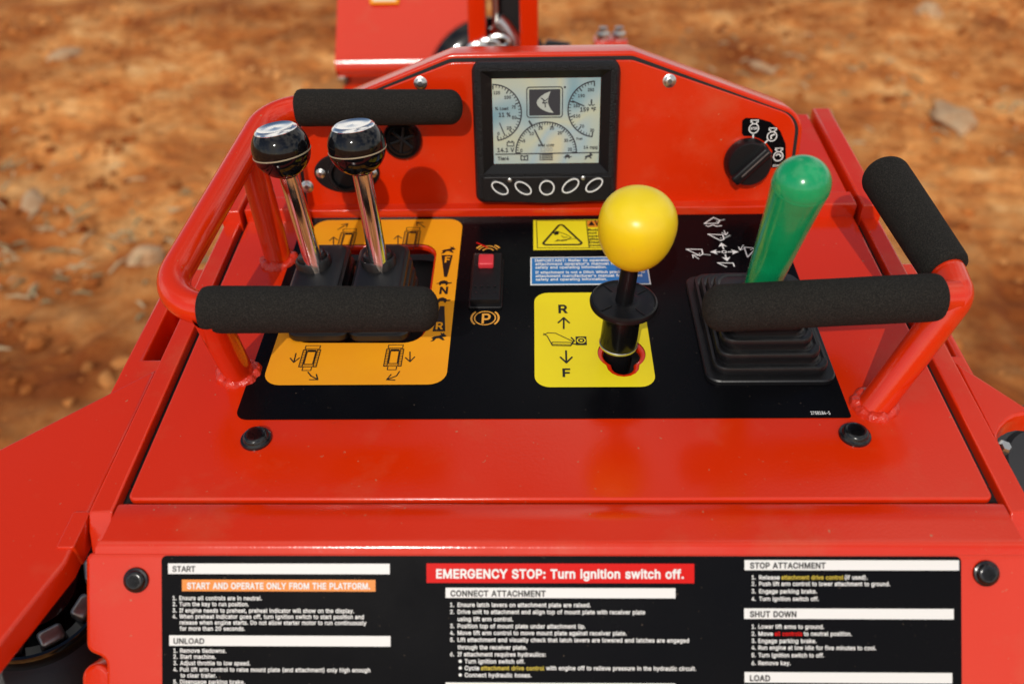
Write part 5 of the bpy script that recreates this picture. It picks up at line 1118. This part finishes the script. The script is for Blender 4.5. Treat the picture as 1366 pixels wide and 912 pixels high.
# ------------------------------------------------------------------ attachment out in front
ab = pix(560, 60, 1.75); ab = Vector((ab.x, ab.y, 0))
AT = thing('loader_attachment', ab, 'red work attachment with curved hood and upright mast carried ahead of the console, blurred', 'attachment')
ZD = 1.75
def cf(px, py, z=ZD): return pix(px, py, z)
CF = Frame(pix(683, 60, ZD), X, Z)
def cu_(px): return (px-683)/FPX*ZD
yA = pix(560, 60, ZD).y
def zp(py, y_=None):   # height where the pixel row crosses the plane Y = y_
    y_ = yA if y_ is None else y_
    d_ = UPV*((456-py)/FPX)+FWD; t_ = y_/d_.y; return CAMPOS.z+d_.z*t_
def xp(px, y_=None):
    y_ = yA if y_ is None else y_
    d_ = RGT*((px-683)/FPX)+UPV*((456-60)/FPX)+FWD; t_ = y_/d_.y; return CAMPOS.x+d_.x*t_
x0, x1 = xp(448), xp(626)
zb = zp(86)
prof = [(-.03, zb-.002), (-.03, zb+.012), (-.022, zb+.024), (.0, zb+.045), (.03, zb+.075), (.07, zb+.12), (.12, zb+.16), (.20, zb+.20), (.30, zb+.22)]
sec = lambda x: [Vector((x, yA+a, b)) for a, b in prof]
mb = MB(); mb.loft([sec(x0), sec(x1)], 'red_paint', closed=False)
inn_ = lambda x: [Vector((x, yA+a+.01, b-.012)) for a, b in prof]
mb.loft([inn_(x1), inn_(x0)], 'red_paint', closed=False); mb.loft([inn_(x0), sec(x0)], 'red_paint', closed=False); mb.loft([sec(x1), inn_(x1)], 'red_paint', closed=False)
HD = obj('hood', mb, AT, smooth=60)
sv_ = Vector((0, .664, .747)); sn_ = Vector((0, -.747, .664)); sc0 = Vector((.5*(xp(492)+xp(532)), yA+.069, zb+.1205))
mb = MB(); mb.box(sc0+sn_*.003, (X, sv_, sn_), (.029, .020, .001), 'dk_orange', 0); mb.box(sc0+sn_*.0042, (X, sv_, sn_), (.023, .015, .001), 'sticker_white', 0); obj('sticker', mb, HD)
mb = MB(); mb.box((.5*(x0+xp(610)), yA+.03, zb-.13), (X, Y, Z), (.5*(xp(610)-x0), .006, .125), 'red_paint', .002); BP = obj('back_plate', mb, AT)
mb = MB(); mb.lathe((xp(450), yA+.022, zb-.03), -Y, [(.012, 0), (.012, .008), (.006, .01)], 'zinc', 6); obj('plate_bolt', mb, BP)
mb = MB(); mb.lathe((xp(655, yA-.10), yA-.10, zp(114, yA-.10)), (.1, -1, .3), [(.04, -.06), (.122, -.055), (.128, -.02), (.122, .01), (.10, .022), (.06, .018), (0, .018)], 'black_gloss', 48); obj('rubber_roller', mb, AT)
yP = yA-.20
for a, b in ((627, 650), (694, 718)):
    mb = MB(); mb.box((.5*(xp(a, yP)+xp(b, yP)), yP, zp(60, yP)+.12), (X, Y, Z), (.5*(xp(b, yP)-xp(a, yP)), .03, .42), 'red_paint', .004); obj('mast_post', mb, AT)
yC = yP+.0
mb = MB(); xa = .5*(xp(651, yC)+xp(693, yC)); hwc = .5*(xp(693, yC)-xp(651, yC))-.002
mb.box((xa+.010, yC+.035, zp(60, yC)+.12), (X, Y, Z), (hwc*.95, .008, .41), 'cavity', .002); MBk = obj('mast_backing', mb, AT)
mb = MB(); xr_ = xp(662, yC); mb.tube([(xr_, yC+.005, zp(75, yC)-.1), (xr_, yC+.005, zp(38, yC))], .011, 'chrome', 16); mb.tube([(xr_, yC+.005, zp(40, yC)), (xr_, yC+.005, zp(40, yC)+.5)], .006, 'zinc', 12)
mb.tube([(xp(690, yC), yC, zp(75, yC)-.1), (xp(684, yC), yC, zp(52, yC)), (xp(672, yC), yC, zp(36, yC)), (xp(664, yC), yC, zp(28, yC))], .016, 'zinc', 14)
obj('lift_rod', mb, AT)
for k in range(3):
    mb = MB(); c_ = Vector((xp(640+k*13, yC), yC-.036, zp(66-k*5, yC-.036))); mb.tube([c_+Vector((math.cos(a)*.018, 0, math.sin(a)*.010)) for a in [2*math.pi*j/16 for j in range(17)]], .005, 'zinc', 8); obj('chain_link', mb, AT)
mb = MB(); yB = yA+.1; mb.box((.5*(xp(792, yB)+xp(836, yB)), yB, zp(70, yB)), (X, Y, Z), (.5*(xp(836, yB)-xp(792, yB)), .03, .025), 'red_paint', .004); CBk = obj('coupler_bracket', mb, AT)
for px in (804, 825):
    mb = MB(); mb.lathe((xp(px, yB), yB, zp(70, yB)+.022), Z, [(.014, 0), (.014, .014), (.009, .018), (.009, .026), (0, .028)], 'zinc', 16); obj('coupler', mb, CBk)
mb = MB(); mb.tube([(xp(715, yB), yB-.02, zp(80, yB)), (xp(735, yB), yB-.02, zp(60, yB)), (xp(752, yB), yB-.02, zp(62, yB)), (xp(775, yB), yB-.02, zp(80, yB)-.03)], .016, 'rubber', 12); obj('hydraulic_hose', mb, AT)
